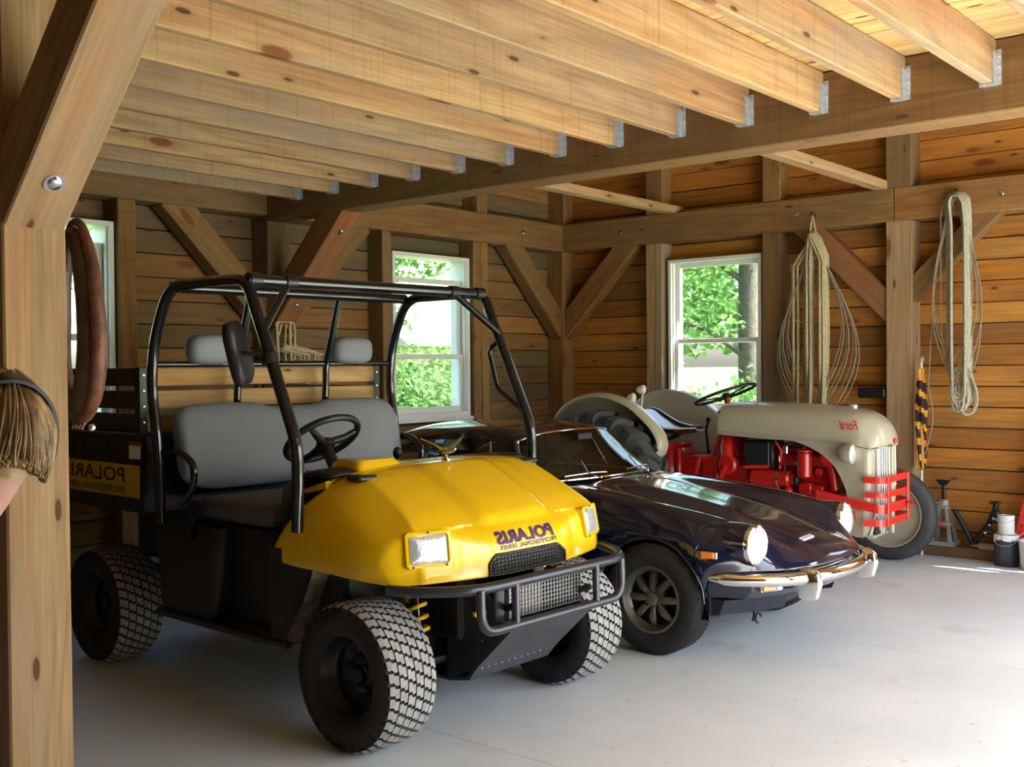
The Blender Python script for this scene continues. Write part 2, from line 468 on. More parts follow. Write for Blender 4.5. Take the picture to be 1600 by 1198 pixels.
def siding(wall, root, a_lo, a_hi, zref, breaks, material):
    step = .161; z = zref - math.ceil(zref / step) * step
    rnd = random.Random(3 if wall == 'L' else 11)
    row = 0
    while z < TOPZ:
        z0, z1 = max(z, .0), min(z + step, TOPZ)
        z += step; row += 1
        if z1 - z0 < .03: continue
        cuts = [a_lo] + sorted(rnd.sample(breaks, rnd.choice((1, 1, 2)))) + [a_hi]
        spans = list(zip(cuts[:-1], cuts[1:]))
        for (h0, h1, hz0, hz1) in holes(wall):
            if z1 > hz0 + .05 and z0 < hz1 - .05:
                nsp = []
                for (p, q) in spans:
                    if q <= h0 or p >= h1: nsp.append((p, q)); continue
                    if p < h0 - .05: nsp.append((p, h0 + .012))
                    if q > h1 + .05: nsp.append((h1 - .012, q))
                spans = nsp
        for (p, q) in spans:
            gap = rnd.uniform(.004, .010); dj = rnd.uniform(-.004, .004); t = .028
            tilt = rnd.uniform(-.0025, .0025)
            P0 = wall_point(wall, p + .002, t / 2 + dj, (z0 + z1) / 2 + tilt)
            P1 = wall_point(wall, q - .002, t / 2 + dj, (z0 + z1) / 2 - tilt)
            timber('plank', P0, P1, t, (z1 - z0) - gap, material, root, c=.005)

def backing(wall, a_lo, a_hi):
    mb = MB(); hs = sorted(holes(wall)); d0, d1 = .031, .05
    def blk(p, q, z0, z1):
        A = wall_point(wall, p, d0, z0); B = wall_point(wall, q, d1, z1); mb.box(A, B)
    cur = a_lo
    for (h0, h1, z0, z1) in hs:
        blk(cur, h0, 0, TOPZ); blk(h0, h1, 0, z0); blk(h0, h1, z1, TOPZ); cur = h1
    blk(cur, a_hi, 0, TOPZ)
    return mb
BACKING = mat('dark_gap_backing', (.05, .04, .03), .9)  # sheet added behind the planks so no light leaks through the gaps
wall_l = tag(backing('L', -1.6, 8.72).build('wall_left', BACKING), 'board wall of weathered brown planks with two white windows', 'wall', kind='structure')
wall_r = tag(backing('R', -.9, 6.69).build('wall_right', BACKING), 'board wall of orange pine planks with hanging ropes', 'wall', kind='structure')
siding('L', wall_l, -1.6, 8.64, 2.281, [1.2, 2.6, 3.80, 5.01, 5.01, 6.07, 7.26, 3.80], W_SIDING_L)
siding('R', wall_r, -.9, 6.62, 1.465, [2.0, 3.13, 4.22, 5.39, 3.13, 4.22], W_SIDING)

def bolt(parent, p, d, r=.016, name='bolt'):
    """hex-headed bolt with washer; parent sits at identity or is converted"""
    p, d = V(p), V(d).normalized(); mb = MB()
    mb.lathe([(r * 1.5, 0), (r * 1.5, .003)], 14, axis_m(p, d)); mb.lathe([(r * .9, .003), (r * .9, .010), (r * .6, .013), (.0005, .0135)], 8, axis_m(p, d))
    o = mb.build(name, BOLT, parent, smooth=40)
    if parent is not None: o.matrix_local = parent.matrix_basis.inverted()
    return o

# framing, back-left wall ------------------------------------------------
def lpost(x0, x1, z0, z1, name='post', m=W_FRAME, y0=YF, y1=YS):
    return timber(name, ((x0 + x1) / 2, (y0 + y1) / 2, z0), ((x0 + x1) / 2, (y0 + y1) / 2, z1), y1 - y0, x1 - x0, m, wall_l, up=(1, 0, 0))
def rpost(y0, y1, z0, z1, name='post', m=W_FRAME, x0=XF, x1=XS):
    return timber(name, ((x0 + x1) / 2, (y0 + y1) / 2, z0), ((x0 + x1) / 2, (y0 + y1) / 2, z1), x1 - x0, y1 - y0, m, wall_r, up=(0, 1, 0))
lpost(4.91, 5.11, 0, 2.565)
lpost(XF, XS - .002, 0, GZ0); lpost(XF + .02, XS - .002, GZ1, TOPZ)
lpost(4.93, 5.09, 2.88, TOPZ)
for (a, b_) in ((3.735, 3.865), (6.06, 6.16), (7.165, 7.265), (7.27, 7.365), (2.66, 2.76)):
    lpost(a, b_, .09, GZ0, 'stud', y0=YF + .015)
for (a, b_) in ((6.06, 6.16), (7.22, 7.36)): lpost(a, b_, GZ1, TOPZ, 'stud', y0=YF + .015)
timber('girt', (5.11, (YF + YS) / 2, (GZ0 + GZ1) / 2), (XS, (YF + YS) / 2, (GZ0 + GZ1) / 2), YS - YF, GZ1 - GZ0, W_FRAME, wall_l)
timber('girt', (-1.6, (YF + YS) / 2, (GZ0 + GZ1) / 2), (4.91, (YF + YS) / 2, (GZ0 + GZ1) / 2), YS - YF, GZ1 - GZ0, W_FRAME, wall_l)
timber('sill_beam', (-1.6, (YF + YS) / 2 + .01, .045), (XF, (YF + YS) / 2 + .01, .045), YS - YF - .02, .09, W_FRAME, wall_l)
def wbrace(wall, a0, z0, a1, z1, h=.20, t=.135, m=W_FRAME, off=.02):
    """45 degree knee brace lying in the wall: its lower edge runs a0,z0 -> a1,z1"""
    root = wall_l if wall == 'L' else wall_r
    d = V((a1 - a0, z1 - z0)); n = V((-d.y, d.x)).normalized()
    if n.y < 0: n = -n
    c0 = V((a0, z0)) + n * h / 2; c1 = V((a1, z1)) + n * h / 2
    e = d.normalized() * .06
    c0, c1 = c0 - e, c1 + e
    dd = -(YS - YF) + off + t / 2
    return timber('brace', wall_point(wall, c0.x, dd, c0.y), wall_point(wall, c1.x, dd, c1.y), t, h, m, root, up=(0, 0, 1))
wbrace('L', 4.93, 1.72, 4.10, 2.55)
wbrace('L', 5.09, 1.72, 5.90, 2.53)
wbrace('L', 8.47, 1.72, 7.66, 2.55)
# framing, right wall ------------------------------------------------------
rpost(3.025, 3.23, 0, GZ0, m=W_POST); rpost(3.025, 3.23, GZ1, TOPZ)
rpost(-.6, -.4, 0, GZ0)
for (a, b_) in ((5.305, 5.385), (5.39, 5.478), (4.14, 4.302), (1.78, 1.90)):
    rpost(a, b_, .09, GZ0, 'stud', m=(W_POST if a > 5.3 else W_FRAME), x0=XF + .015)
for (a, b_) in ((5.30, 5.475), (4.14, 4.30)): rpost(a, b_, GZ1, TOPZ, 'stud', x0=XF + .015)
timber('girt', ((XF + XS) / 2, 3.17, (GZ0 + GZ1) / 2), ((XF + XS) / 2, YF - .002, (GZ0 + GZ1) / 2), XS - XF, GZ1 - GZ0, W_FRAME, wall_r)
timber('girt', ((XF + XS) / 2, -.9, (GZ0 + GZ1) / 2), ((XF + XS) / 2, 3.165, (GZ0 + GZ1) / 2), XS - XF, GZ1 - GZ0, W_FRAME, wall_r)
timber('sill_beam', ((XF + XS) / 2 + .005, -.9, .04), ((XF + XS) / 2 + .005, YF, .04), XS - XF - .01, .08, W_FRAME, wall_r)
wbrace('R', 6.45, 1.72, 5.62, 2.55)
wbrace('R', 3.21, 1.78, 3.98, 2.55, m=W_RED, h=.19)
wbrace('R', 3.04, 1.95, 2.36, 2.61, h=.15)
for y in (5.75, 3.98, 2.36): bolt(wall_r, (XF, y, 2.73), (-1, 0, 0))
for x in (7.85,): bolt(wall_l, (x, YF, 2.73), (0, -1, 0))

# tie boards from the girder over to the right wall
# ---- ceiling: girder, joists on hangers, deck
ceil = tag(empty('ceiling'), 'exposed pine joists under a plank deck', 'ceiling', kind='structure')
GX0, GX1, GB, GT = 4.91, 5.11, 2.566, 2.875
timber('girder', ((GX0 + GX1) / 2, -.9, (GB + GT) / 2), ((GX0 + GX1) / 2, YS, (GB + GT) / 2), GX1 - GX0, GT - GB, W_FRAME, ceil)
timber('girder', (1.495, -.9, (GB + GT) / 2 + .02), (1.495, YS, (GB + GT) / 2 + .02), .18, GT - GB, W_FRAME, ceil)
timber('tie_beam', (5.0, 3.30, 2.905), (8.6, 3.27, 2.89), .11, .07, W_POST, ceil)
timber('tie_beam', (5.0, 5.22, 2.905), (8.6, 5.20, 2.89), .11, .07, W_POST, ceil)
def hanger_mesh():
    mb = MB(); w = .05
    # local: x = 0 at the girder face (joist lies towards -x), y across, z up from joist bottom
    for s in (-1, 1):
        y = s * (w / 2 + .0015)
        mb.box((-.055, y - .001, -.004), (-.001, y + .001, .135))          # side straps against the joist
        mb.box((-.003, y - (.001 if s > 0 else .020), -.002), (0, y + (.020 if s > 0 else .001), .15))   # flange on the girder
        for z in (.03, .075, .12):
            yy = y + s * .011
            mb.lathe([(.005, 0), (.003, .004), (.0003, .0045)], 8, axis_m((-.003, yy, z), (-1, 0, 0)))
    mb.box((-.06, -w / 2 - .002, -.004), (-.001, w / 2 + .002, -.001))
    return mb
JB, JT = 2.68, 2.875
hm = None
jw = .05
for k in range(-2, 13):
    y0 = 1.395 + .388 * k
    jy = random.Random(k + 50).uniform(-.004, .004)
    j = timber('joist', (1.585, y0 + jw / 2 + jy, (JB + JT) / 2), (GX0 - .001, y0 + jw / 2, (JB + JT) / 2), jw, JT - JB, W_JOIST, ceil)
    if hm is None:
        h = hanger_mesh().build('joist_hanger', GALV, j); hm = h.data
    else:
        h = bpy.data.objects.new('joist_hanger', hm); link(h, j)
    h.matrix_local = j.matrix_basis.inverted() @ Matrix.Translation((GX0, y0 + jw / 2, JB))
x = 1.40; rnd = random.Random(5)
while x < 5.1:
    w = rnd.uniform(.13, .16); x1 = min(x + w, 5.11)
    dz = rnd.uniform(0, .004)
    timber('plank', ((x + x1) / 2, -.9, GT + .014 + dz), ((x + x1) / 2, YS, GT + .014 + dz), x1 - x - .005, .026, W_DECK, ceil, c=.003)
    x += w
# upper volume and unseen shell parts that close it, added to keep light out
SHELL = mat('roof_boards', (.30, .19, .09), .8, var=.3, vscale=4)
sh = MB(); sh.box((-1.7, -.95, GT + .035), (5.1, 6.7, GT + .09)); sh.box((-1.7, -.95, GT - .02), (1.40, 6.7, GT + .035))
tag(sh.build('ceiling_loft', SHELL), 'underside boards of the loft floor over the side bay', 'ceiling', kind='structure')
tag(MB().box((4.95, -.95, TOPZ), (8.9, 6.8, TOPZ + .06)).build('ceiling_roof', SHELL), 'boarded roof above the open bay', 'ceiling', kind='structure')
tag(MB().box((5.06, -.9, GT + .09), (5.11, 6.62, TOPZ)).build('wall_loft', SHELL), 'unseen boarded partition above the girder, added to keep light out', 'wall', kind='structure')  # unseen wall, added to shut off light from the loft side
fw = MB(); yA, yB = -.85, -.76
fw.box((-1.7, yA, 2.55), (8.7, yB, TOPZ)); fw.box((4.83, yA, 0), (5.19, yB, 2.55)); fw.box((8.15, yA, 0), (8.7, yB, 2.55)); fw.box((-1.7, yA, 0), (2.7, yB, 2.55))  # unseen wall, left part closed off so daylight comes from the right
tag(fw.build('wall_front', W_FRAME), 'unseen front wall, its two open door bays sized to steer the light', 'wall', kind='structure')
tag(MB().box((-1.7, -.95, 0), (-1.6, 6.7, GT)).build('wall_side', W_FRAME), 'board wall closing the side bay', 'wall', kind='structure')

# ---- windows
WHITE = mat('white_vinyl', (.78, .78, .75), .35)
GLASS = bpy.data.materials.new('window_glass'); GLASS.use_nodes = True
def glass_nodes(M, tint, facing=.045):
    nt = M.node_tree; nt.nodes.clear(); o = nt.nodes.new('ShaderNodeOutputMaterial')
    t = nt.nodes.new('ShaderNodeBsdfTransparent'); t.inputs[0].default_value = (*tint, 1)
    gl = nt.nodes.new('ShaderNodeBsdfGlossy'); gl.inputs['Roughness'].default_value = .02
    lw = nt.nodes.new('ShaderNodeLayerWeight'); lw.inputs[0].default_value = .5
    pw = nt.nodes.new('ShaderNodeMath'); pw.operation = 'POWER'; pw.inputs[1].default_value = 5; nt.links.new(lw.outputs['Facing'], pw.inputs[0])
    fr = nt.nodes.new('ShaderNodeMath'); fr.operation = 'MULTIPLY_ADD'; fr.inputs[1].default_value = 1 - facing; fr.inputs[2].default_value = facing; nt.links.new(pw.outputs[0], fr.inputs[0])
    mx = nt.nodes.new('ShaderNodeMixShader')
    nt.links.new(fr.outputs[0], mx.inputs[0]); nt.links.new(t.outputs[0], mx.inputs[1]); nt.links.new(gl.outputs[0], mx.inputs[2]); nt.links.new(mx.outputs[0], o.inputs[0])
glass_nodes(GLASS, (.93, .96, .95))
def window(name, wall, a0, a1, z0, z1, meet, drop, label):
    root = tag(empty(name, (0, 0, 0)), label, 'window', kind='structure')
    inner = -.14 if wall == 'L' else -.14      # casing face stands nearly flush with the studs
    def P(a, d, z): return wall_point(wall, a, d, z)
    def frame(p, q, lo, hi, d0, d1, w, wb=None, wt=None):
        mb = MB(); wb = w if wb is None else wb; wt = w if wt is None else wt
        mb.box(P(p, d0, lo), P(p + w, d1, hi), .003); mb.box(P(q - w, d0, lo), P(q, d1, hi), .003)
        mb.box(P(p + w, d0, lo), P(q - w, d1, lo + wb), .003); mb.box(P(p + w, d0, hi - wt), P(q - w, d1, hi), .003)
        return mb
    frame(a0, a1, z0, z1, inner, .07, .032, .045, .032).build('frame', WHITE, root)
    st = MB()
    for a in (a0 + .032, a1 - .032 - .012): st.box(P(a, inner + .03, z0 + .045), P(a + .012, inner + .05, z1 - .032))
    st.build('stop', WHITE, root)
    lo = frame(a0 + .034, a1 - .034, z0 + .045, meet + .02, inner + .052, inner + .082, .042, .05, .04).build('sash', WHITE, root)
    MB().box(P(a0 + .07, inner + .066, z0 + .09), P(a1 - .07, inner + .069, meet - .015)).build('pane', GLASS, lo)
    ut = z1 - .034 - drop
    up = frame(a0 + .034, a1 - .034, meet - .022, ut, inner + .086, inner + .116, .042, .04, .042).build('sash', WHITE, root)
    MB().box(P(a0 + .07, inner + .10, meet + .01), P(a1 - .07, inner + .103, ut - .036)).build('pane', GLASS, up)
    MB().box(P(a0 - .02, inner - .02, z0 - .03), P(a1 + .02, inner + .03, z0), .004).build('window_sill', WHITE, root)
    return root
window('window_1', *WIN['window_1'], 1.70, .10, 'white double-hung window behind the horse collar')
window('window_2', *WIN['window_2'], 1.575, .165, 'white double-hung window behind the yellow vehicle, upper sash lowered')
window('window_3', *WIN['window_3'], 1.70, .0, 'white double-hung window in the right wall beside the long rope coil')
window('window_4', *WIN['window_4'], 1.70, .0, 'white double-hung window in the right wall nearest the doors')

# ---- free-standing timber post with its knee brace
post = tag(empty('timber_post', (1.493, 3.115, 0)), 'thick squared timber post with an angled brace, standing in front of the vehicles', 'post')
pm = post.matrix_basis.inverted()
def on_post(o): o.matrix_local = Matrix.Translation((-1.493, -3.115, 0)) @ o.matrix_basis; return o
on_post(timber('shaft', (1.493, 3.115, 0), (1.493, 3.115, GB + .02), .19, .186, W_POST, post, up=(1, 0, 0)))
_d = V((0, -1, 1)).normalized(); _n = V((0, -1, -1)).normalized()
_c0 = V((1.493, 3.025, 1.895)) - _n * .085
br = on_post(timber('brace', _c0 - _d * .03, _c0 + _d * .93, .18, .17, W_POST, post, up=tuple(-_n)))
_bp = V((1.493, 3.025, 1.895)) + _d * .17 + _n * .0005
bo = bolt(None, (0, 0, 0), (0, 0, 1), .021); bo.parent = br
bo.matrix_local = br.matrix_basis.inverted() @ Matrix.Translation((-1.493, -3.115, 0)) @ axis_m(_bp, _n)
# red-stained brace from the back post up to the girder
_c0 = V((5.01, YF, 1.74)) - _n * .095
rb = timber('brace', _c0 - _d * .05, _c0 + _d * 1.15, .19, .19, W_RED, ceil, up=tuple(-_n))
for s in (.98, .28):
    q = V((5.01, YF, 1.74)) + _d * s + _n * .0005
    bo = bolt(None, (0, 0, 0), (0, 0, 1), .017); bo.parent = rb
    bo.matrix_local = rb.matrix_basis.inverted() @ axis_m(q, _n)
# ================================================================== outside: trees and bushes seen through the panes
LEAFS = []
for i, c in enumerate(((.075, .155, .05), (.11, .22, .075), (.16, .28, .11))):
    M = bpy.data.materials.new('leaf_green'); M.use_nodes = True; nt = M.node_tree; nt.nodes.clear()
    o = nt.nodes.new('ShaderNodeOutputMaterial'); d = nt.nodes.new('ShaderNodeBsdfDiffuse'); t = nt.nodes.new('ShaderNodeBsdfTranslucent'); mx = nt.nodes.new('ShaderNodeMixShader')
    d.inputs[0].default_value = (*c, 1); t.inputs[0].default_value = (c[0] * 1.5, c[1] * 1.4, c[2], 1); mx.inputs[0].default_value = .45
    nt.links.new(d.outputs[0], mx.inputs[1]); nt.links.new(t.outputs[0], mx.inputs[2]); nt.links.new(mx.outputs[0], o.inputs[0]); LEAFS.append(M)
BARK = mat('bark', (.09, .075, .06), .9, var=.4, vscale=12, bump=.8, bscale=20)
def leaves(blobs, n, size, seed):
    """n leaf blades scattered through ellipsoid clumps"""
    rnd = random.Random(seed); vs = []; fs = []; mi = []
    vol = [b[1][0] * b[1][1] * b[1][2] for b in blobs]; tot = sum(vol)
    for (c, r), vv in zip(blobs, vol):
        for _ in range(int(n * vv / tot)):
            d = V((rnd.gauss(0, 1), rnd.gauss(0, 1), rnd.gauss(0, 1))).normalized() * (rnd.random() ** .4)
            p = V((c[0] + d.x * r[0], c[1] + d.y * r[1], c[2] + d.z * r[2]))
            if p.z < -.12: continue
            a = V((rnd.gauss(0, 1), rnd.gauss(0, 1), rnd.gauss(0, .6))).normalized(); b = a.orthogonal().normalized()
            b.rotate(Matrix.Rotation(rnd.uniform(0, 6.28), 3, a)); s = size * rnd.uniform(.6, 1.3)
            k = len(vs); nn = a.cross(b) * s * .12
            vs += [p, p + a * s * .5 + b * s * .33 + nn, p + a * s, p + a * s * .5 - b * s * .33 + nn]
            fs += [(k, k + 1, k + 2), (k, k + 2, k + 3)]; m_ = rnd.choice((0, 0, 1, 1, 1, 2)); mi += [m_, m_]
    return vs, fs, mi
def plant(name, base, blobs, n, size, seed, label, cat, group, trunk=None):
    root = tag(empty(name, base), label, cat, group)
    vs, fs, mi = leaves(blobs, n, size, seed)
    me = bpy.data.meshes.new('foliage'); me.from_pydata([v - V(base) for v in vs], [], fs)
    for M in LEAFS: me.materials.append(M)
    me.polygons.foreach_set('material_index', mi); me.update()
    o = bpy.data.objects.new('foliage', me); link(o, root); o['kind'] = 'stuff'
    tb = MB(); rnd = random.Random(seed + 1)
    if trunk:
        tb.tube([V(p) - V(base) for p in trunk[0]], trunk[1], 10)
        for br_ in trunk[2]: tb.tube([V(p) - V(base) for p in spline(br_, 4)], [.05 - .035 * i / (4 * (len(br_) - 1)) for i in range(4 * (len(br_) - 1) + 1)], 7)
    else:
        for (c, r) in blobs:
            for _ in range(2):
                q = V(c) + V((rnd.uniform(-.5, .5) * r[0], rnd.uniform(-.5, .5) * r[1], r[2] * .4))
                tb.tube(spline([V((0, 0, 0)), (V(c) - V(base)) * .5 + V((0, 0, .1)), q - V(base)], 3), [.02, .018, .016, .014, .012, .009, .006], 6)
    tb.build('trunk' if trunk else 'stem', BARK, root, smooth=60)
    return root
plant('leafy_bush', (9.2, 9.2, -.14), [((8.4, 9.0, .6), (.9, .7, .95)), ((9.3, 9.2, .85), (1.0, .8, .95)), ((10.2, 9.6, .75), (.9, .8, .95))], 9500, .095, 21,
      'dense green bush filling the lower sash of the window behind the yellow vehicle', 'bush', 'bushes outside the barn')
plant('leafy_bush', (4.7, 8.9, -.14), [((4.3, 9.0, .5), (.8, .7, .9)), ((5.2, 9.2, .7), (.8, .7, .9))], 4500, .095, 22,
      'green bush outside the window behind the horse collar', 'bush', 'bushes outside the barn')
plant('tree', (11.0, 12.5, -.14), [((11.4, 12.5, 4.0), (1.4, 1.1, 1.1)), ((12.6, 12.6, 3.6), (1.3, 1.0, .7)), ((13.2, 12.8, 4.4), (1.3, 1.0, 1.0)), ((11.5, 12.3, 2.6), (.7, .6, .7))], 4600, .13, 23,
      'tall tree whose crown shows at the top of the window behind the yellow vehicle', 'tree', 'trees outside the barn',
      ([(11.0, 12.5, -.2), (11.05, 12.5, 2), (11.3, 12.6, 4.4)], [.15, .12, .06], [[(11.1, 12.5, 2.4), (11.8, 12.6, 3.1), (12.6, 12.7, 3.7)]]))
plant('tree', (4.3, 12.0, -.14), [((4.2, 12.0, 3.6), (1.5, 1.2, 1.6)), ((5.6, 12.3, 3.2), (1.2, 1.1, 1.3))], 3600, .13, 24,
      'tree seen high in the window behind the horse collar', 'tree', 'trees outside the barn',
      ([(4.3, 12, -.2), (4.35, 12, 2), (4.4, 12, 4.2)], [.14, .11, .05], [[(4.35, 12, 2.2), (5.0, 12.2, 2.8), (5.5, 12.3, 3.2)]]))
plant('tree', (13.8, 7.2, -.14), [((13.3, 8.0, 3.1), (.8, .8, .75)), ((13.6, 7.2, 3.6), (.8, 1.0, .7)), ((13.2, 8.4, 2.2), (.6, .45, .55)), ((13.0, 7.5, 2.1), (.6, .55, .4)), ((13.2, 8.5, 1.2), (.5, .35, .35))], 1900, .115, 25,
      'tree with a thick grey trunk and a crooked branch outside the right-wall window', 'tree', 'trees outside the barn',
      ([(13.8, 7.2, -.2), (13.75, 7.2, 2), (13.7, 7.15, 4.6)], [.17, .155, .12], [[(13.7, 7.25, 1.6), (13.3, 7.6, 1.95), (13.2, 8.1, 2.1), (13.1, 8.6, 2.45)], [(13.7, 7.2, 2.6), (13.4, 7.7, 3.0), (13.2, 8.2, 3.1)]]))
plant('leafy_bush', (12.0, 6.6, -.14), [((11.6, 6.4, .6), (.6, .6, .7)), ((12.0, 7.3, .45), (.6, .7, .75)), ((12.3, 6.3, .9), (.5, .5, .6))], 2000, .10, 26,
      'bright green bush low outside the right-wall window', 'bush', 'bushes outside the barn')
plant('tree', (26, 13, -.14), [((26, 13, 3.6), (2.5, 3, 2.0)), ((27, 17, 3.2), (2.5, 2.5, 1.9))], 2600, .32, 27,
      'broad tree far beyond the lawn on the right-wall side', 'tree', 'trees outside the barn', ([(26, 13, -.2), (26, 13, 3)], [.3, .2], []))
# cream outbuilding glimpsed through the middle window
CREAM = mat('cream_clapboard', (.36, .31, .18), .7, var=.08, vscale=8); ROOFM = mat('pale_shingle', (.30, .30, .26), .8, var=.2)
shed = tag(empty('outbuilding', (18.2, 18.0, -.14)), 'cream clapboard outbuilding with a pale roof beyond the middle window', 'building')
for i in range(14): MB().prism([(0, 0), (.028, 0), (.008, .155)], 3.6, Matrix.Translation((-1.8, 0, .0)) @ Matrix(((0, 0, 1, 0), (-1, 0, 0, -1.3), (0, 1, 0, .15 * i), (0, 0, 0, 1)))).build('clapboard', CREAM, shed)
MB().box((-1.8, -1.3, 0), (1.8, 1.3, 2.1)).build('body', CREAM, shed)
MB().prism([(-1.55, 2.06), (1.55, 2.06), (0, 3.0)], 3.9, Matrix(((0, 0, 1, -1.95), (1, 0, 0, 0), (0, 1, 0, 0), (0, 0, 0, 1)))).build('roof', ROOFM, shed)
# ================================================================== yellow utility vehicle (local: x across, y towards its rear, z up; front axle at y = 0)
YEL = mat('yellow_plastic', (.86, .53, .003), .24, 0, coat=.5, bump=.04, bscale=500)
GREYV = mat('grey_vinyl', (.20, .225, .245), .55, bump=.12, bscale=300)
GREYV2 = mat('dark_grey_vinyl', (.09, .095, .095), .6, bump=.12, bscale=300)
PURP = mat('purple_black_ink', (.055, .012, .11), .5)
INK = mat('black_ink', (.02, .012, .015), .6)
LENS = mat('headlamp_lens', (.62, .64, .68), .14, .5, bump=.25, bscale=90)
MUD = mat('muddy_black_plastic', (.17, .15, .11), .7, var=.75, vscale=14)
DECALY = mat('decal_yellow', (.62, .36, .02), .4)
DECALW = mat('sticker_white', (.75, .74, .72), .5)
DECALR = mat('sticker_red', (.42, .03, .02), .5)
utv = tag(empty('utility_vehicle', (3.47, 3.15, 0), math.radians(-2.1)), 'yellow off-road utility vehicle with black roll cage and grey bench seat', 'utility vehicle')

# ---- turf wheels: rim, tire, tread blocks
def turf_tire_meshes(R=.292, W=.25, rim=.155):
    t = MB(); h = W / 2
    prof = [(rim, -h * .72), (rim + .012, -h * .86), (rim + .05, -h * 1.0), (R - .075, -h * 1.02), (R - .035, -h * .98), (R - .016, -h * .84), (R - .009, -h * .5), (R - .009, h * .5), (R - .016, h * .84), (R - .035, h * .98), (R - .075, h * 1.02), (rim + .05, h), (rim + .012, h * .86), (rim, h * .72)]
    M = axis_m((0, 0, 0), (1, 0, 0))
    t.lathe(prof, 56, M, caps=False)
    # directional turf blocks: S-shaped lugs in staggered rows
    b = MB(); nrow = 6; nblk = 38
    def rad(x):
        a = abs(x) / h
        return R if a < .55 else R - .020 * ((a - .55) / .45) ** 2
    for i in range(nrow):
        xc = (i - (nrow - 1) / 2) * (W * .96 / nrow); ww = W * .96 / nrow * .44
        for k in range(nblk):
            a0 = 2 * PI * (k + (.5 if i % 2 else 0)) / nblk; da = 2 * PI / nblk
            outl = [(-ww, -.50), (-.15 * ww, -.50), (.12 * ww, -.28), (ww, -.28), (ww, .46), (.15 * ww, .46), (-.12 * ww, .24), (-ww, .24)]
            top = []; bot = []
            for (dx, dt) in outl:
                x = xc + dx; a = a0 + dt * da; r = rad(x)
                top.append(V((x, r * math.cos(a), r * math.sin(a)))); bot.append(V((x, (r - .010) * math.cos(a), (r - .010) * math.sin(a))))
            n = 8; b.cur = 0
            b.add(top, [tuple(range(8))]); b.cur = 1
            b.add(top + bot, [(j, (j + 1) % n, (j + 1) % n + n, j + n) for j in range(n)])
    # shoulder lugs seen from the side
    for s in (-1, 1):
        for k in range(nblk):
            a = 2 * PI * (k + .25) / nblk; da = 2 * PI / nblk * .28
            pts = []
            for r_, x_ in ((R - .022, h * .97), (R - .052, h * 1.035)):
                for e in (-1, 1): pts.append(V((s * x_, r_ * math.cos(a + e * da), r_ * math.sin(a + e * da))))
            q = [p + V((-s * .02, 0, 0)) for p in pts]; b.cur = 1
            b.add(pts + q, [(0, 1, 3, 2), (0, 1, 5, 4), (1, 3, 7, 5), (3, 2, 6, 7), (2, 0, 4, 6)])
    return t, b
def utv_rim(rim=.155):
    m_ = MB(); M = axis_m((0, 0, 0), (-1, 0, 0))   # outer face towards -x
    m_.lathe([(rim + .012, .095), (rim + .004, .10), (rim - .004, .088), (rim - .012, .06), (rim - .028, .045), (rim - .032, .02), (.085, .012), (.07, .03), (.045, .032), (.04, .012), (.038, -.02)], 40, M, caps=False)
    for k in range(8):
        a = 2 * PI * k / 8 + .2; p = V((-.016, .105 * math.cos(a), .105 * math.sin(a)))
        m_.lathe([(.017, -.004), (.017, .004), (.012, .004), (.011, -.002)], 10, axis_m(p, (-1, 0, 0)))
    return m_
wheel_protos = {}
def utv_wheel(x, y, z, flip):
    root_m = Matrix.Translation((x, y, z)) @ (Matrix.Rotation(PI, 4, 'Z') if flip else Matrix.Identity(4))
    if 'rim' not in wheel_protos:
        t, b = turf_tire_meshes()
        r_ = utv_rim().build('wheel', BLACKST, utv, smooth=35)
        t_ = t.build('tire', RUBBER, r_, smooth=50); b_ = b.build('tread', [WORN, RUBBER], r_); b_['kind'] = 'stuff'
        n_ = MB()
        for k in range(4):
            a = PI / 4 + k * PI / 2; n_.lathe([(.009, 0), (.009, .014), (.005, .018), (.0003, .0182)], 6, axis_m((-.030, .058 * math.cos(a), .058 * math.sin(a)), (-1, 0, 0)))
        n_.lathe([(.036, 0), (.036, .020), (.028, .03), (.0004, .031)], 20, axis_m((-.030, 0, 0), (-1, 0, 0)))
        h_ = n_.build('hub_cap', BLACKST, r_, smooth=35)
        wheel_protos['rim'] = (r_, t_, b_, h_)
    else:
        src = wheel_protos['rim']; r_ = src[0].copy(); link(r_, utv)
        for s_ in src[1:]:
            c_ = s_.copy(); COL.objects.link(c_); c_.parent = r_
    r_.matrix_local = root_m
    return r_
utv_wheel(-.60, 0.0, .292, False); utv_wheel(.60, 0.0, .292, True)
utv_wheel(-.60, 1.99, .292, False); utv_wheel(.60, 1.99, .292, True)

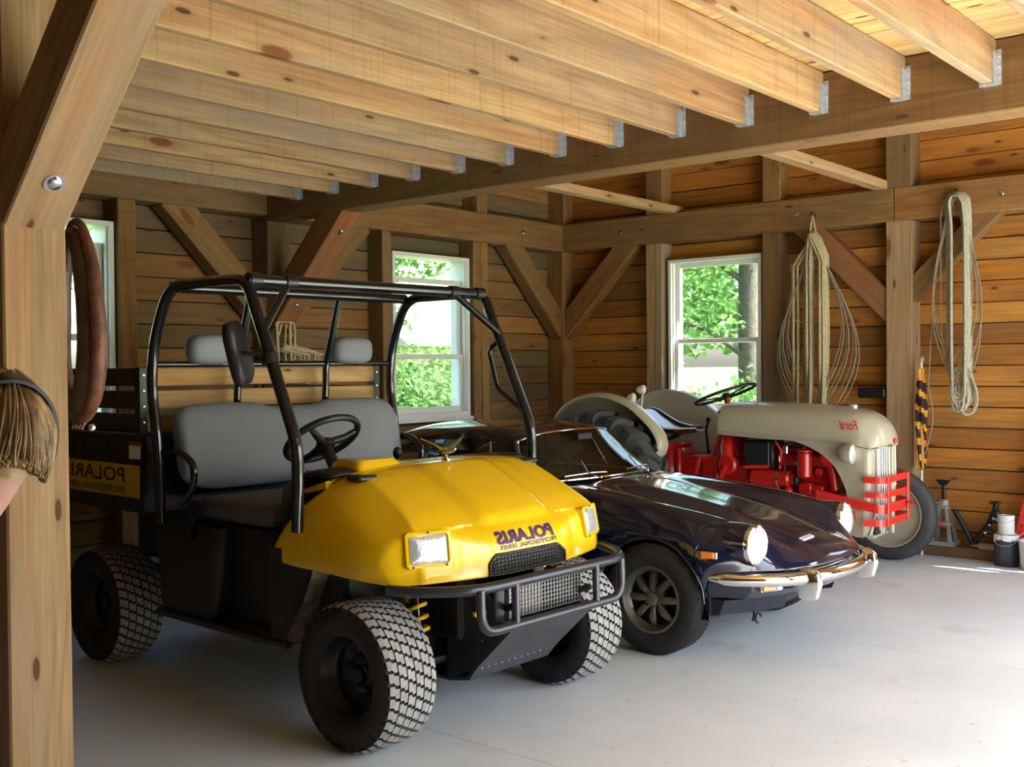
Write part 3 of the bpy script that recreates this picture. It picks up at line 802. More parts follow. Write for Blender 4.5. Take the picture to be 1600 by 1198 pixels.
# ---- hood
HX = [  # x, y, z columns from centre to side; one row from the rear edge over the nose to the lower lip
    ((0, .22, .45, .515, .62, .685, .702, .702), (.20, .20, .205, .212, .25, .33, .42, .485), (1.088, 1.083, 1.066, 1.050, .985, .90, .80, .70)),
    ((0, .22, .455, .525, .63, .690, .702, .702), (.12, .12, .115, .115, .14, .20, .28, .33), (1.072, 1.066, 1.054, 1.034, .96, .87, .78, .69)),
    ((0, .22, .465, .535, .64, .692, .700, .697), (.03, .03, .025, .025, .04, .08, .12, .15), (1.035, 1.028, 1.018, .994, .915, .825, .75, .685)),
    ((0, .22, .475, .545, .648, .690, .696, .692), (-.08, -.08, -.075, -.07, -.05, -.02, .0, .01), (.98, .972, .968, .944, .868, .79, .735, .68)),
    ((0, .22, .49, .555, .645, .682, .688, .684), (-.18, -.18, -.165, -.155, -.12, -.085, -.07, -.07), (.925, .915, .918, .897, .835, .767, .72, .675)),
    ((0, .22, .50, .565, .638, .670, .676, .672), (-.262, -.258, -.222, -.208, -.165, -.125, -.11, -.11), (.870, .860, .878, .864, .815, .76, .715, .672)),
    ((0, .22, .50, .565, .630, .660, .666, .663), (-.312, -.308, -.250, -.226, -.185, -.155, -.14, -.14), (.828, .818, .850, .842, .80, .755, .71, .670)),
    ((0, .22, .50, .565, .625, .652, .658, .655), (-.338, -.332, -.262, -.232, -.195, -.17, -.16, -.16), (.775, .775, .790, .786, .765, .735, .70, .668)),
    ((0, .22, .50, .560, .618, .645, .650, .648), (-.350, -.342, -.275, -.243, -.208, -.185, -.175, -.175), (.715, .715, .725, .722, .712, .70, .685, .666)),
    ((0, .22, .50, .555, .612, .638, .644, .642), (-.352, -.344, -.280, -.250, -.215, -.195, -.185, -.185), (.660, .660, .664, .664, .664, .664, .664, .664)),
]
H = [[(x_, y_, z_) for x_, y_, z_ in zip(*r)] for r in HX]
G = patch_pts(mirror_rows(H), 8, 7)
for row in G:      # raised centre panel with a scoop that stops above the badge, and a step-down towards the sides
    for p in row:
        ax = abs(p.x)
        if p.y < .16 and p.z > .60:
            w_ = max(0, min(1, (.215 - ax) / .03)); f_ = max(0, min(1, (p.z - .850) / .018)); r_ = max(0, min(1, (.16 - p.y) / .08))
            p.z += .024 * w_ * f_ * r_
        if -.36 < p.y < -.20 and .66 < p.z < .86:      # scallop between badge and lamp pod
            p.y += .016 * math.exp(-((ax - .335) / .05) ** 2) * max(0, min(1, (p.z - .66) / .04))
        w2 = max(0, min(1, (ax - .33) / .03)) * max(0, min(1, (.40 - ax) / .03))
        if p.z > .84 and p.y < .12: p.z -= .006 * w2
hd = grid(MB(), G).build('hood', YEL, utv, smooth=32)
solidify(hd, .006)
hood_bvh = bvh_of(hd)
if hood_bvh.ray_cast(V((0, -2, .75)), V((0, 1, 0)))[1].y > 0: hd.data.flip_normals()
def hood_at(x, z, eps=.003):
    h = hood_bvh.ray_cast(V((x, -2, z)), V((0, 1, 0)))
    return (h[0].y if h[0] else -.33) - eps
def hood_text(s, xc, zc, height, width, material, name, bold=0., parent=None):
    vs, fs = text_verts(s, height, True, width, bold=bold, spacing=1.05)
    vs, fs = subdivide_mesh(vs, fs, .012)
    vs = [V((v.x + xc, hood_at(v.x + xc, v.y + zc + .0, .004), v.y + zc)) for v in vs]
    mb = MB(); mb.add(vs, fs)
    return mb.build(name, material, parent or utv, fix=False)
lt = hood_text('POLARIS', -.018, .803, .050, .345, PURP, 'lettering', .045, hd); tag(lt, 'mirrored dark purple brand lettering')
lt = hood_text('PROFESSIONAL SERIES', -.010, .766, .018, .345, INK, 'lettering', .012, hd)
# headlamps in recessed bezels
for s in (-1, 1):
    c = V((s * .503, 0, .795)); yy = hood_at(c.x, c.z, 0)
    ang = s * math.radians(17)
    gx = (hood_at(c.x + .075, c.z, 0) - hood_at(c.x - .075, c.z, 0)) / .15; gz = (hood_at(c.x, c.z + .05, 0) - hood_at(c.x, c.z - .05, 0)) / .10
    ty = V((-gx, 1, -gz)).normalized(); tx = V((1, gx, 0)); tx = (tx - ty * tx.dot(ty)).normalized(); tz = tx.cross(ty)
    yy = min(yy, sum(hood_at(c.x + a_, c.z + b_, 0) for a_ in (-.09, .09) for b_ in (-.06, .06)) / 4) - .002
    Mh = Matrix.Identity(4)
    for i_ in range(3): Mh[i_][0] = tx[i_]; Mh[i_][1] = ty[i_]; Mh[i_][2] = tz[i_]; Mh[i_][3] = (c.x, yy, c.z)[i_]
    bz = MB()
    def rr(w, h, r=.016, n=4):
        out = []
        for (cx, cz, a0) in ((w - r, h - r, 0), (-w + r, h - r, 90), (-w + r, -h + r, 180), (w - r, -h + r, 270)):
            for k in range(n + 1):
                a = math.radians(a0 + 90 * k / n); out.append((cx + r * math.cos(a), cz + r * math.sin(a)))
        return out
    rings = []
    for (w, h, y) in ((.099, .071, .040), (.095, .068, -.003), (.084, .059, -.006), (.079, .055, .004)):
        rings.append([Mh @ V((a, y, b_)) for a, b_ in rr(w, h)])
    bz.loft(rings, True, False)
    hl = bz.build('headlight', YEL, utv, smooth=40)
    ln = MB(); ln.loft([[Mh @ V((a, y, b_)) for a, b_ in rr(w, h, .010)] for (w, h, y) in ((.078, .054, .03), (.078, .054, .001), (.07, .046, -.005), (.03, .02, -.008))], True, True)
    ln.build('lens', LENS, hl, smooth=30)
    sc = MB()
    for (a, b_) in ((0, .0635), (-.07, -.0635), (.07, -.0635)): sc.lathe([(.005, 0), (.004, .003), (.0003, .0032)], 8, axis_m(Mh @ V((a, -.006, b_)), Mh.to_3x3() @ V((0, -1, 0))))
    sc.build('screw', INK, hl)['kind'] = 'stuff'
    # sculpted scallop below and inboard of the lamp
# upper grille set into the lip of the hood
gp = MB(); gx0, gx1 = -.245, .215
def gtop(x):
    return .742 - max(0, (-.215 - x)) * 1.1 - max(0, (x - .165)) * .7
gxs = [gx0 + (gx1 - gx0) * k / 24 for k in range(25)]
def gpt(x, f, e): z = .662 + (gtop(x) - .662) * f; return V((x, hood_at(x, z, e), z))
grid(gp, [[gpt(x, f, .002) for x in gxs] for f in (0, .2, .4, .6, .8, 1)])
gr = gp.build('grille', BLACKPL, utv); solidify(gr, .004)
gs = MB()
for f in (.04, .22, .40, .58, .76, .95): gs.tube([gpt(x, f, .005) for x in gxs], .0028, 5)
for k in range(1, 24): gs.tube([gpt(gxs[k], f, .005) for f in (.02, .5, .98)], .0018, 4)
gs.build('mesh', BLACKST, gr)
edge = [gpt(x, 1, .004) for x in gxs]; edge = [gpt(gxs[0], 0, .004)] + edge + [gpt(gxs[-1], 0, .004)]
MB().tube(edge, .006, 6).build('grille_edge', BLACKPL, gr, smooth=60)
# latches and bird ornament on the hood
for s in (-1, 1):
    MB().box((s * .50 - .05, .085, 1.032), (s * .50 + .05, .175, 1.056), .008).build('hood_latch', BLACKPL, utv, M=Matrix.Identity(4))
orn = MB(); oz = 1.092; ox, oy = -.02, .13
orn.lathe([(.022, 0), (.022, .006), (.012, .012), (.006, .02)], 14, Matrix.Translation((ox, oy, oz - .008)))
orn.tube(spline([(ox, oy + .05, oz + .028), (ox, oy + .01, oz + .03), (ox, oy - .04, oz + .035), (ox, oy - .06, oz + .048)], 4), [.004, .007, .011, .013, .014, .014, .013, .011, .009, .008, .008, .007, .003], 8)
for s in (-1, 1):
    rows = []
    for k in range(6):
        t = k / 5
        lead = V((ox + s * (.008 + .125 * t), oy - .02 - .01 * t + .05 * t * t, oz + .034 + .06 * t)); wd = .052 * (1 - t) ** .6 + .004
        rows.append([lead, lead + V((0, wd * .5, .003)), lead + V((0, wd, -.004)), lead + V((0, wd * .5, -.004))])
    orn.loft(rows, True, True)
tag(orn.build('hood_ornament', CHROME, utv, smooth=50), 'chrome bird ornament with spread wings')
# wheel-arch lining, side kick panel and black belly
bl = MB()
bl.box((-.60, -.16, .40), (-.36, .02, .66), .02); bl.box((.36, -.16, .40), (.60, .02, .66), .02)
# suspension spring
def spring(mb, a, b, r, wire, turns):
    a, b = V(a), V(b); M = axis_m(a, b - a); L = (b - a).length
    mb.tube([M @ V((r * math.cos(2 * PI * turns * i / (turns * 12)), r * math.sin(2 * PI * turns * i / (turns * 12)), L * i / (turns * 12))) for i in range(turns * 12 + 1)], wire, 6)
for s in (-1, 1):
    sp = MB(); spring(sp, (s * .40, -.10, .40), (s * .37, -.02, .68), .040, .0085, 6)
    so = sp.build('coil_spring', YEL, utv, smooth=60)
    sb = MB(); cyl(sb, (s * .40, -.10, .36), (s * .37, -.02, .70), .022, 12); sb.build('shock_absorber', BLACKGL, so, smooth=40)
    ar = MB(); ar.tube([(s * .52, 0, .27), (s * .16, -.10, .30)], .02, 8); ar.tube([(s * .52, 0, .27), (s * .16, .16, .30)], .02, 8); cyl(ar, (s * .53, 0, .18), (s * .53, 0, .38), .035, 12)
    ar.box((s * .20, -.02, .22), (s * .50, .16, .235)); ar.build('control_arm', BLACKST, utv, smooth=40)
fr = MB(); fr.box((-.20, -.08, .24), (.20, .95, .34), .02)
fr.box((-.30, -.02, .30), (.30, .95, .40), .02); fr.box((-.27, -.20, .38), (-.16, .3, .70), .02); fr.box((.16, -.20, .38), (.27, .3, .70), .02); fr.box((-.6, .12, .42), (.6, .30, .92), .02)
fr.build('chassis', BLACKPL, utv)
# front skid plate: angled up under the bumper
sk = MB(); rings = []
for (y, z, w) in ((.25, .19, .22), (-.10, .20, .235), (-.22, .225, .245), (-.27, .285, .25), (-.45, .455, .25), (-.46, .475, .25)):
    rings.append([V((-w, y, z)), V((w, y, z)), V((w, y + .012, z + .012)), V((-w, y + .012, z + .012))])
sk.loft(rings, True, True)
for s in (-1, 1): sk.prism([(-.44, .455), (-.27, .29), (-.10, .205), (-.10, .50), (-.30, .62)], .012, Matrix(((0, 0, 1, s * .245 - .006), (1, 0, 0, 0), (0, 1, 0, 0), (0, 0, 0, 1))))
skp = sk.build('skid_plate', mat('grey_black_steel', (.045, .05, .06), .4, .4, var=.3), utv)
bb = MB()
for s in (-1, 1):
    for (y, z) in ((-.30, .40), (-.33, .47), (-.28, .52), (-.2, .42)): bb.lathe([(.006, 0), (.005, .004), (.0003, .005)], 8, axis_m((s * .252, y, z), (s, 0, 0)))
for k in range(12): bb.lathe([(.004, 0), (.003, .003), (.0003, .0035)], 6, axis_m((-.22 + k * .04, -.268, .278), (0, -.8, -.6)))
bb.build('rivet', BOLT, skp)['kind'] = 'stuff'
MB().box((-.39, -.40, .535), (-.33, -.385, .55)).build('reflector', mat('amber_reflector', (.75, .28, .01), .3), utv)
# radiator behind the guard
rd = MB(); rd.box((-.225, -.405, .485), (.245, -.375, .645), .006); rad = rd.build('radiator', BLACKST, utv)
rg = MB(); GREYM = mat('grille_grey', (.30, .29, .28), .45, .5)
for k in range(24): rg.box((-.212 + k * .0195, -.414, .495), (-.2085 + k * .0195, -.406, .635))
for k in range(9): rg.box((-.215, -.412, .497 + k * .0167), (.238, -.406, .4995 + k * .0167))
rg.build('radiator_grille', GREYM, rad)
MB().box((-.212, -.4065, .495), (-.01, -.4052, .636)).build('filter_screen', mat('filter_screen_grey', (.26, .235, .22), .8), rad)
# tubular front bumper
bp = MB()
top = fillet([(-.66, -.20, .655), (-.60, -.33, .652), (-.46, -.47, .655), (.46, -.47, .655), (.60, -.33, .652), (.66, -.20, .655)], .12, 6)
bp.tube(top, .021, 12)
bp.tube(fillet([(-.44, -.475, .655), (-.44, -.48, .49), (.44, -.48, .49), (.44, -.475, .655)], .10, 7), .019, 12)
bp.tube([(-.245, -.477, .655), (-.245, -.48, .49)], .016, 10); bp.tube([(.262, -.477, .655), (.262, -.48, .49)], .016, 10)
bp.tube([(-.245, -.46, .56), (-.2, -.30, .50)], .014, 8); bp.tube([(.245, -.46, .56), (.2, -.30, .50)], .014, 8)
bp.build('bumper', mat('grey_bumper_steel', (.055, .06, .07), .28, .6), utv, smooth=40)
MB().box((-.30, -.42, .50), (-.245, -.40, .64), .004).build('bumper_bracket', BLACKST, utv)

# ---- cab floor, seat box, side sills
cb = MB()
cb.box((-.66, .42, .335), (.66, 1.40, .37), .01)
cb.build('cab_floor', BLACKPL, utv)
for s in (-1, 1):
    kp = MB(); kp.prism([(.50, .70), (.23, .69), (.30, .55), (.41, .35), (.50, .35)], .02, Matrix(((0, 0, 1, s * .68 - .01), (1, 0, 0, 0), (0, 1, 0, 0), (0, 0, 0, 1))))
    kp.build('kick_panel', BLACKPL, utv)
for s in (-1, 1):
    mf = MB()
    mf.loft([[V((s * .688, .235, .69)), V((s * .688, .405, .355)), V((s * .68, .415, .355)), V((s * .68, .245, .69))], [V((s * .52, .17, .69)), V((s * .52, .36, .355)), V((s * .51, .37, .355)), V((s * .51, .18, .69))], [V((s * .34, .15, .69)), V((s * .34, .34, .355)), V((s * .33, .35, .355)), V((s * .33, .16, .69))]], True, True)
    mf.build('mud_guard', MUD, utv, smooth=30)
sbx = MB()
def rrect_ring(x0, x1, y0, y1, z, r=.05, n=4):
    out = []
    for (cx, cy, a0) in ((x1 - r, y1 - r, 0), (x0 + r, y1 - r, 90), (x0 + r, y0 + r, 180), (x1 - r, y0 + r, 270)):
        for k in range(n + 1):
            a = math.radians(a0 + 90 * k / n); out.append(V((cx + r * math.cos(a), cy + r * math.sin(a), z)))
    return out
sbx.loft([rrect_ring(-.68, .68, .96, 1.38, .345), rrect_ring(-.69, .69, .94, 1.41, .40), rrect_ring(-.69, .69, .90, 1.44, .70), rrect_ring(-.67, .67, .90, 1.42, .78)], True, True)
sbx.build('seat_box', BLACKPL, utv, smooth=40)
sb2 = MB(); sb2.loft([rrect_ring(-.60, .60, .62, 1.0, .36, .04), rrect_ring(-.62, .62, .60, 1.0, .72, .04), rrect_ring(-.60, .60, .62, 1.0, .79, .04)], True, True)
for x_ in (-.63,):
    sb2.box((x_ - .005, .955, .38), (x_ + .01, .975, .76), .003)
sb2.build('seat_box_panel', BLACKPL, utv, smooth=40)
# seats
def cushion(rings, name, material, parent, sub=2):
    o = MB().loft(rings, True, True).build(name, material, parent, smooth=180)
    md = o.modifiers.new('round', 'SUBSURF'); md.levels = sub; md.render_levels = sub
    return o
def slab_rings(x0, x1, y0, y1, z0, z1, r=.06, puff=.02):
    return [rrect_ring(x0 + r, x1 - r, y0 + r, y1 - r, z0, .02), rrect_ring(x0 + .01, x1 - .01, y0 + .01, y1 - .01, z0 + .012, .05), rrect_ring(x0, x1, y0, y1, (z0 + z1) / 2, .06), rrect_ring(x0 + .01, x1 - .01, y0 + .01, y1 - .01, z1 - .015, .06), rrect_ring(x0 + r, x1 - r, y0 + r, y1 - r, z1 + puff * .2, .05)]
cushion(slab_rings(-.66, .66, .56, 1.14, .80, .915, .07), 'seat_cushion', GREYV2, utv)
MB().box((-.62, .70, .775), (.62, 1.25, .80), .01).build('seat_base', BLACKPL, utv)
# bench back, two humps and a dip between them
sbk = MB(); rows = []
xs_ = [-.675, -.66, -.62, -.52, -.40, -.28, -.215, -.165, -.12, 0, .12, .165, .215, .28, .40, .52, .62, .66, .675]
def topz(x):
    a = abs(x)
    if a < .15: return 1.305
    if a < .215: return 1.305 + .025 * (a - .15) / .065
    if a < .58: return 1.332
    return 1.332 - .07 * ((a - .58) / .095) ** 2.6
for x_ in xs_:
    zt = topz(x_); zb = .905 + (.08 * ((abs(x_) - .55) / .125) ** 2 if abs(x_) > .55 else 0); e = 1 if abs(x_) < .665 else .55
    prof = []
    th = .062 * e
    for (f, yo) in ((0, 0), (.12, -th), (.5, -th * 1.15), (.85, -th), (.97, -th * .62), (1.0, 0), (.97, th * .5), (.5, th * .6), (.1, th * .5)):
        z = zb + (zt - zb) * f; yb = 1.215 + .075 * f
        prof.append(V((x_, yb + yo, z)))
    rows.append(prof)
sbk.loft(rows, True, True)
so = sbk.build('seat_back', GREYV, utv, smooth=180); md = so.modifiers.new('round', 'SUBSURF'); md.levels = 1; md.render_levels = 2
# roll cage
cage = MB(); R_ = .0255
zt = 1.868
for s in (-1, 1):
    cage.tube(fillet([(s * .71, .285, .835), (s * .715, .268, 1.04), (s * .715, .275, 1.19), (s * .72, .60, zt), (s * .72, .75, zt + .005)], .10, 7), R_, 12)
    cage.tube(fillet([(s * .73, 1.30, .78), (s * .735, 1.305, 1.13), (s * .735, 1.36, 1.42), (s * .735, 1.325, 1.63), (s * .73, 1.20, zt + .005), (s * .72, .75, zt + .005)], .11, 7), R_, 12)
    cage.tube(fillet([(s * .275, 1.385, 1.0), (s * .275, 1.345, 1.40), (s * .275, 1.345, 1.50), (s * .275, 1.22, zt)], .06, 5), .019, 10)
    cage.tube([(s * .50, .605, zt), (s * .715, .485, 1.66)], .017, 10)      # gusset
cage.tube([(-.72, .60, zt), (.72, .60, zt)], R_, 12)
cage.tube([(-.72, 1.20, zt), (.72, 1.20, zt)], R_, 12)
cage.tube([(-.735, 1.345, 1.515), (.735, 1.345, 1.515)], .015, 10)
cg = cage.build('roll_cage', BLACKGL, utv, smooth=50)
for s in (-1, 1):
    for (xa, xb) in ((.47, .53), (.715, .655)):
        cl = MB(); rcyl(cl, (s * xa, .60, zt), (s * xb, .60, zt), R_ + .006, 14, .002); cl.build('clamp', BLACKST, cg, smooth=40)
# grab handles: far side on the front leg, hip bars by the seat
gh = MB(); gh.tube(fillet([(.712, .47, 1.63), (.712, .56, 1.58), (.712, .50, 1.38), (.712, .34, 1.28)], .04, 5), .011, 10)
gh.build('grab_handle', BLACKGL, utv, smooth=50)
for s in (-1, 1):
    hb = MB(); hb.tube(fillet([(s * .70, 1.30, 1.10), (s * .70, 1.16, 1.115), (s * .70, 1.06, 1.06), (s * .70, 1.06, .98), (s * .70, 1.12, .90), (s * .70, 1.22, .86)], .06, 5), .017, 10)
    hb.build('hip_bar', BLACKGL, utv, smooth=50)
    MB().prism([(1.02, .90), (1.10, .90), (1.13, .80), (1.17, .74), (1.11, .72), (1.07, .80), (1.02, .84)], .012, Matrix(((0, 0, 1, s * .70), (1, 0, 0, 0), (0, 1, 0, 0), (0, 0, 0, 1)))).build('seat_bracket', BLACKST, utv)
# headrests
for x_ in (-.434, .434):
    rings = []
    for (k, yo) in ((.55, -.055), (.92, -.045), (1.0, -.01), (1.0, .02), (.92, .035)):
        ring = []
        for i in range(20):
            a = 2 * PI * i / 20; ca, sa = math.cos(a), math.sin(a)
            X = .135 * k * (abs(ca) ** .55) * (1 if ca >= 0 else -1); Z = .075 * k * (abs(sa) ** .6) * (1 if sa >= 0 else -1)
            ring.append(V((x_ + X * (1 + .0 * sa), 1.325 + yo, 1.585 + Z)))
        rings.append(ring)
    hr = cushion(rings, 'headrest', GREYV, utv, 1)
    MB().box((x_ - .08, 1.345, 1.50), (x_ + .08, 1.36, 1.62), .004).build('headrest_plate', BLACKPL, hr)
# mirror on the near front leg
mr = MB(); Mm = Matrix.Translation((-.795, .56, 1.555)) @ Matrix.Rotation(math.radians(-15), 4, 'Y') @ Matrix.Rotation(math.radians(28), 4, 'Z')
rings = []
for (k, yo) in ((.8, -.03), (1, -.012), (1, .012), (.9, .02)):
    ring = []
    for i in range(20):
        a = 2 * PI * i / 20; ca, sa = math.cos(a), math.sin(a)
        ring.append(Mm @ V((.068 * k * abs(ca) ** .5 * (1 if ca >= 0 else -1), yo, .135 * k * abs(sa) ** .4 * (1 if sa >= 0 else -1))))
    rings.append(ring)
mr.loft(rings, True, True); mo = mr.build('mirror', BLACKPL, utv, smooth=50)
MB().tube([(-.715, .44, 1.53), (-.76, .46, 1.55), (-.80, .53, 1.56)], .009, 8).build('mirror_arm', BLACKST, mo, smooth=50)
rc = MB(); rcyl(rc, (-.718, .440, 1.51), (-.716, .452, 1.555), .036, 14, .003); rc.build('mirror_clamp', BLACKST, mo, smooth=40)
# steering
Ms = axis_m((-.345, .585, 1.175), (.02, .60, .80)); sw = MB(); Rw = .168
sw.tube([Ms @ V((Rw * math.cos(2 * PI * i / 40), Rw * math.sin(2 * PI * i / 40), .012 * 0)) for i in range(40)], .0155, 10, closed=True)
sto = sw.build('steering_wheel', BLACKPL, utv, smooth=60)
ss = MB()
for a in (210, 330, 90):
    a = math.radians(a + 8); ss.tube([Ms @ V((.03 * math.cos(a), .03 * math.sin(a), -.025)), Ms @ V((.10 * math.cos(a), .10 * math.sin(a), -.02)), Ms @ V((Rw * math.cos(a), Rw * math.sin(a), 0))], [.02, .016, .013], 8)
ss.lathe([(.001, -.01), (.035, -.012), (.045, -.03), (.04, -.05)], 18, Ms); ss.build('spoke', BLACKPL, sto, smooth=50)
stc = MB(); stc.tube([Ms @ V((0, 0, -.04)), Ms @ V((0, 0, -.22)), (-.345, .33, .93)], [.026, .03, .035], 10); stc.build('steering_column', BLACKPL, sto, smooth=50)
# dashboard: black shelf with the yellow cowl round the column
db = MB(); rows = []
for (y, z, w) in ((.20, 1.06, .58), (.30, 1.075, .60), (.40, 1.05, .62), (.45, .98, .63), (.44, .80, .64), (.42, .68, .64)):
    rows.append([V((-w, y + .03, z - .03)), V((-w * .93, y, z)), V((0, y, z + .005)), V((w * .93, y, z)), V((w, y + .03, z - .03))])
grid(db, patch_pts(rows, 3, 4)); dbo = db.build('dashboard', BLACKPL, utv, smooth=50); solidify(dbo, .01)
cw = MB(); cw.loft([rrect_ring(-.47, -.22, .18, .40, 1.04, .03), rrect_ring(-.465, -.225, .19, .385, 1.085, .03), rrect_ring(-.45, -.24, .21, .36, 1.105, .03)], True, True)
cw.build('column_cowl', YEL, utv, smooth=40)
dl = MB(); dl.loft([[V((x_, y, z)) for (x_, y, z) in row] for row in ([(-.60, .24, 1.03), (-.60, .38, .99), (-.60, .38, .97), (-.60, .24, 1.0)], [(-.2, .24, 1.085), (-.2, .33, 1.075), (-.2, .33, 1.05), (-.2, .24, 1.05)], [(.6, .24, 1.03), (.6, .36, 1.0), (.6, .36, .97), (.6, .24, 1.0)])], True, True)
dl.build('dash_lip', YEL, utv, smooth=40)
gl = MB(); gl.tube([(-.02, .48, .96), (-.02, .46, 1.06), (-.02, .455, 1.085)], [.006, .006, .012], 8); ball(gl, (-.02, .45, 1.10), .022, 12, 7, (1, 1, 1.25)); gl.build('gear_lever', BLACKPL, utv, smooth=60)
sbk2 = MB(); sbk2.box((-.07, 1.05, .915), (-.045, 1.075, .985), .004); sbk2.box((-.1, 1.10, .915), (.25, 1.125, .93), .004); sbt = sbk2.build('seat_belt', BLACKPL, utv)
MB().box((-.072, 1.048, .965), (-.043, 1.062, .985), .002).build('buckle', mat('buckle_red', (.6, .03, .02), .4), sbt)
# ---- cargo box
bx = MB(); y0, y1, x_, zb, zt2 = 1.41, 2.62, .745, .83, 1.18
for s in (-1, 1):
    bx.prism([(y0, zb), (y1, zb), (y1, zt2), (y0, zt2)], .022, Matrix(((0, 0, 1, s * x_ - .011), (1, 0, 0, 0), (0, 1, 0, 0), (0, 0, 0, 1))))
    bx.box((s * x_ - .026, y0, zt2 - .02), (s * x_ + .026, y1, zt2 + .012), .008)
    for k in range(5): bx.box((s * (x_ + .008), y0 + .05 + k * .27, zb + .01), (s * (x_ + .018), y0 + .07 + k * .27, zt2 - .02), .004)
bx.box((-x_, y0, zb), (x_, y0 + .022, zt2), .004); bx.box((-x_, y1 - .022, zb), (x_, y1, zt2), .004); bx.box((-x_, y0, zb - .02), (x_, y1, zb + .015), .004)
box_o = bx.build('cargo_box', BLACKPL, utv)
dp = MB(); dp.box((-x_ - .020, 1.425, .885), (-x_ - .0185, 2.40, 1.04)); dc = dp.build('decal', DECALY, box_o)
def side_text(s, yc, zc, h, w, material, bold=0.):
    vs, fs = text_verts(s, h, True, w, bold=bold, spacing=1.05)
    # seen from -x: photo-right is towards the front (smaller y)
    MB().add([V((-x_ - .0215, yc - v.x, zc + v.y)) for v in vs], fs).build('lettering', material, box_o, fix=False)['kind'] = 'stuff'
side_text('POLARIS', 1.875, .988, .07, .62, INK, .012); side_text('PROFESSIONAL SERIES', 1.875, .917, .034, .62, INK, .004)
ws = MB(); ws.box((-x_ - .020, 1.415, 1.07), (-x_ - .0185, 1.52, 1.15)); wso = ws.build('warning_sticker', DECALW, box_o)
MB().box((-x_ - .0212, 1.415, 1.132), (-x_ - .020, 1.52, 1.15)).build('sticker_band', DECALR, wso)
# stake sides: wooden slats on steel uprights
for (za, zb_) in ((1.412, 1.500), (1.302, 1.390), (1.192, 1.280)):
    timber('slat', (-.72, 1.465, (za + zb_) / 2), (.72, 1.465, (za + zb_) / 2), .025, zb_ - za, W_SLAT, utv)
    for s in (-1, 1): timber('slat', (s * .725, 1.50, (za + zb_) / 2), (s * .725, 2.58, (za + zb_) / 2), .022, zb_ - za, mat('dark_slat', (.055, .04, .022), .7, var=.4, vscale=10), utv)
for s in (-1, 1):
    sp_ = MB().box((s * .70, 1.452, 1.16), (s * .745, 1.50, 1.505), .003).build('stake_post', BLACKST, utv)
    for k in range(4): MB().lathe([(.007, 0), (.006, .004), (.0003, .005)], 8, axis_m((s * .722, 1.451, 1.24 + .075 * k), (0, -1, 0))).build('bolt', BOLT, sp_)
    MB().box((s * .70, 2.54, 1.16), (s * .745, 2.58, 1.505), .003).build('stake_post', BLACKST, utv)
rx = MB(); rx.tube([(-.5, 1.99, .292), (.5, 1.99, .292)], .035, 10); rx.box((-.30, 1.3, .36), (.30, 2.4, .46), .02); rx.box((-.25, 1.5, .45), (.25, 2.4, .82), .02)
rx.build('rear_axle', BLACKPL, utv)
for s in (-1, 1): MB().box((s * .71, .38, .335), (s * .66, 1.40, .365), .008).build('rocker_rail', BLACKST, utv)
mk = MB(); mk.box((-.705, .40, .695), (-.698, .478, .755), .003); mk.build('side_reflector', mat('dark_reflector', (.05, .055, .07), .15, .3), utv)
# ================================================================== dark blue sports coupe (same local axes: front axle at y = 0)
NAVY = mat('navy_paint', (.007, .010, .030), .12, 0, coat=1., var=.0)
NAVY2 = mat('navy_satin', (.012, .016, .030), .42)
AMBER = mat('amber_lens', (.85, .20, .01), .2, 0, coat=.5)
CARGL = bpy.data.materials.new('car_glass'); CARGL.use_nodes = True; glass_nodes(CARGL, (.30, .34, .31), .10)
LAMPGL = mat('sealed_beam_lens', (.88, .90, .92), .10, .55, bump=.5, bscale=70)
ALLOY = mat('dull_alloy', (.24, .225, .19), .42, .8)
LEATHER = mat('black_trim', (.02, .02, .02), .6)
car = tag(empty('sports_car', (5.40, 3.03, 0), math.radians(.5)), 'dark navy vintage sports coupe with chrome bumper, parked between the yellow vehicle and the tractor', 'car')
X8 = (0, .18, .32, .47, .57, .68, .725, .69)
def st(y, zs, xs=X8, dy=None):
    return [(xs[i], y + (dy[i] if dy else 0), zs[i]) for i in range(8)]
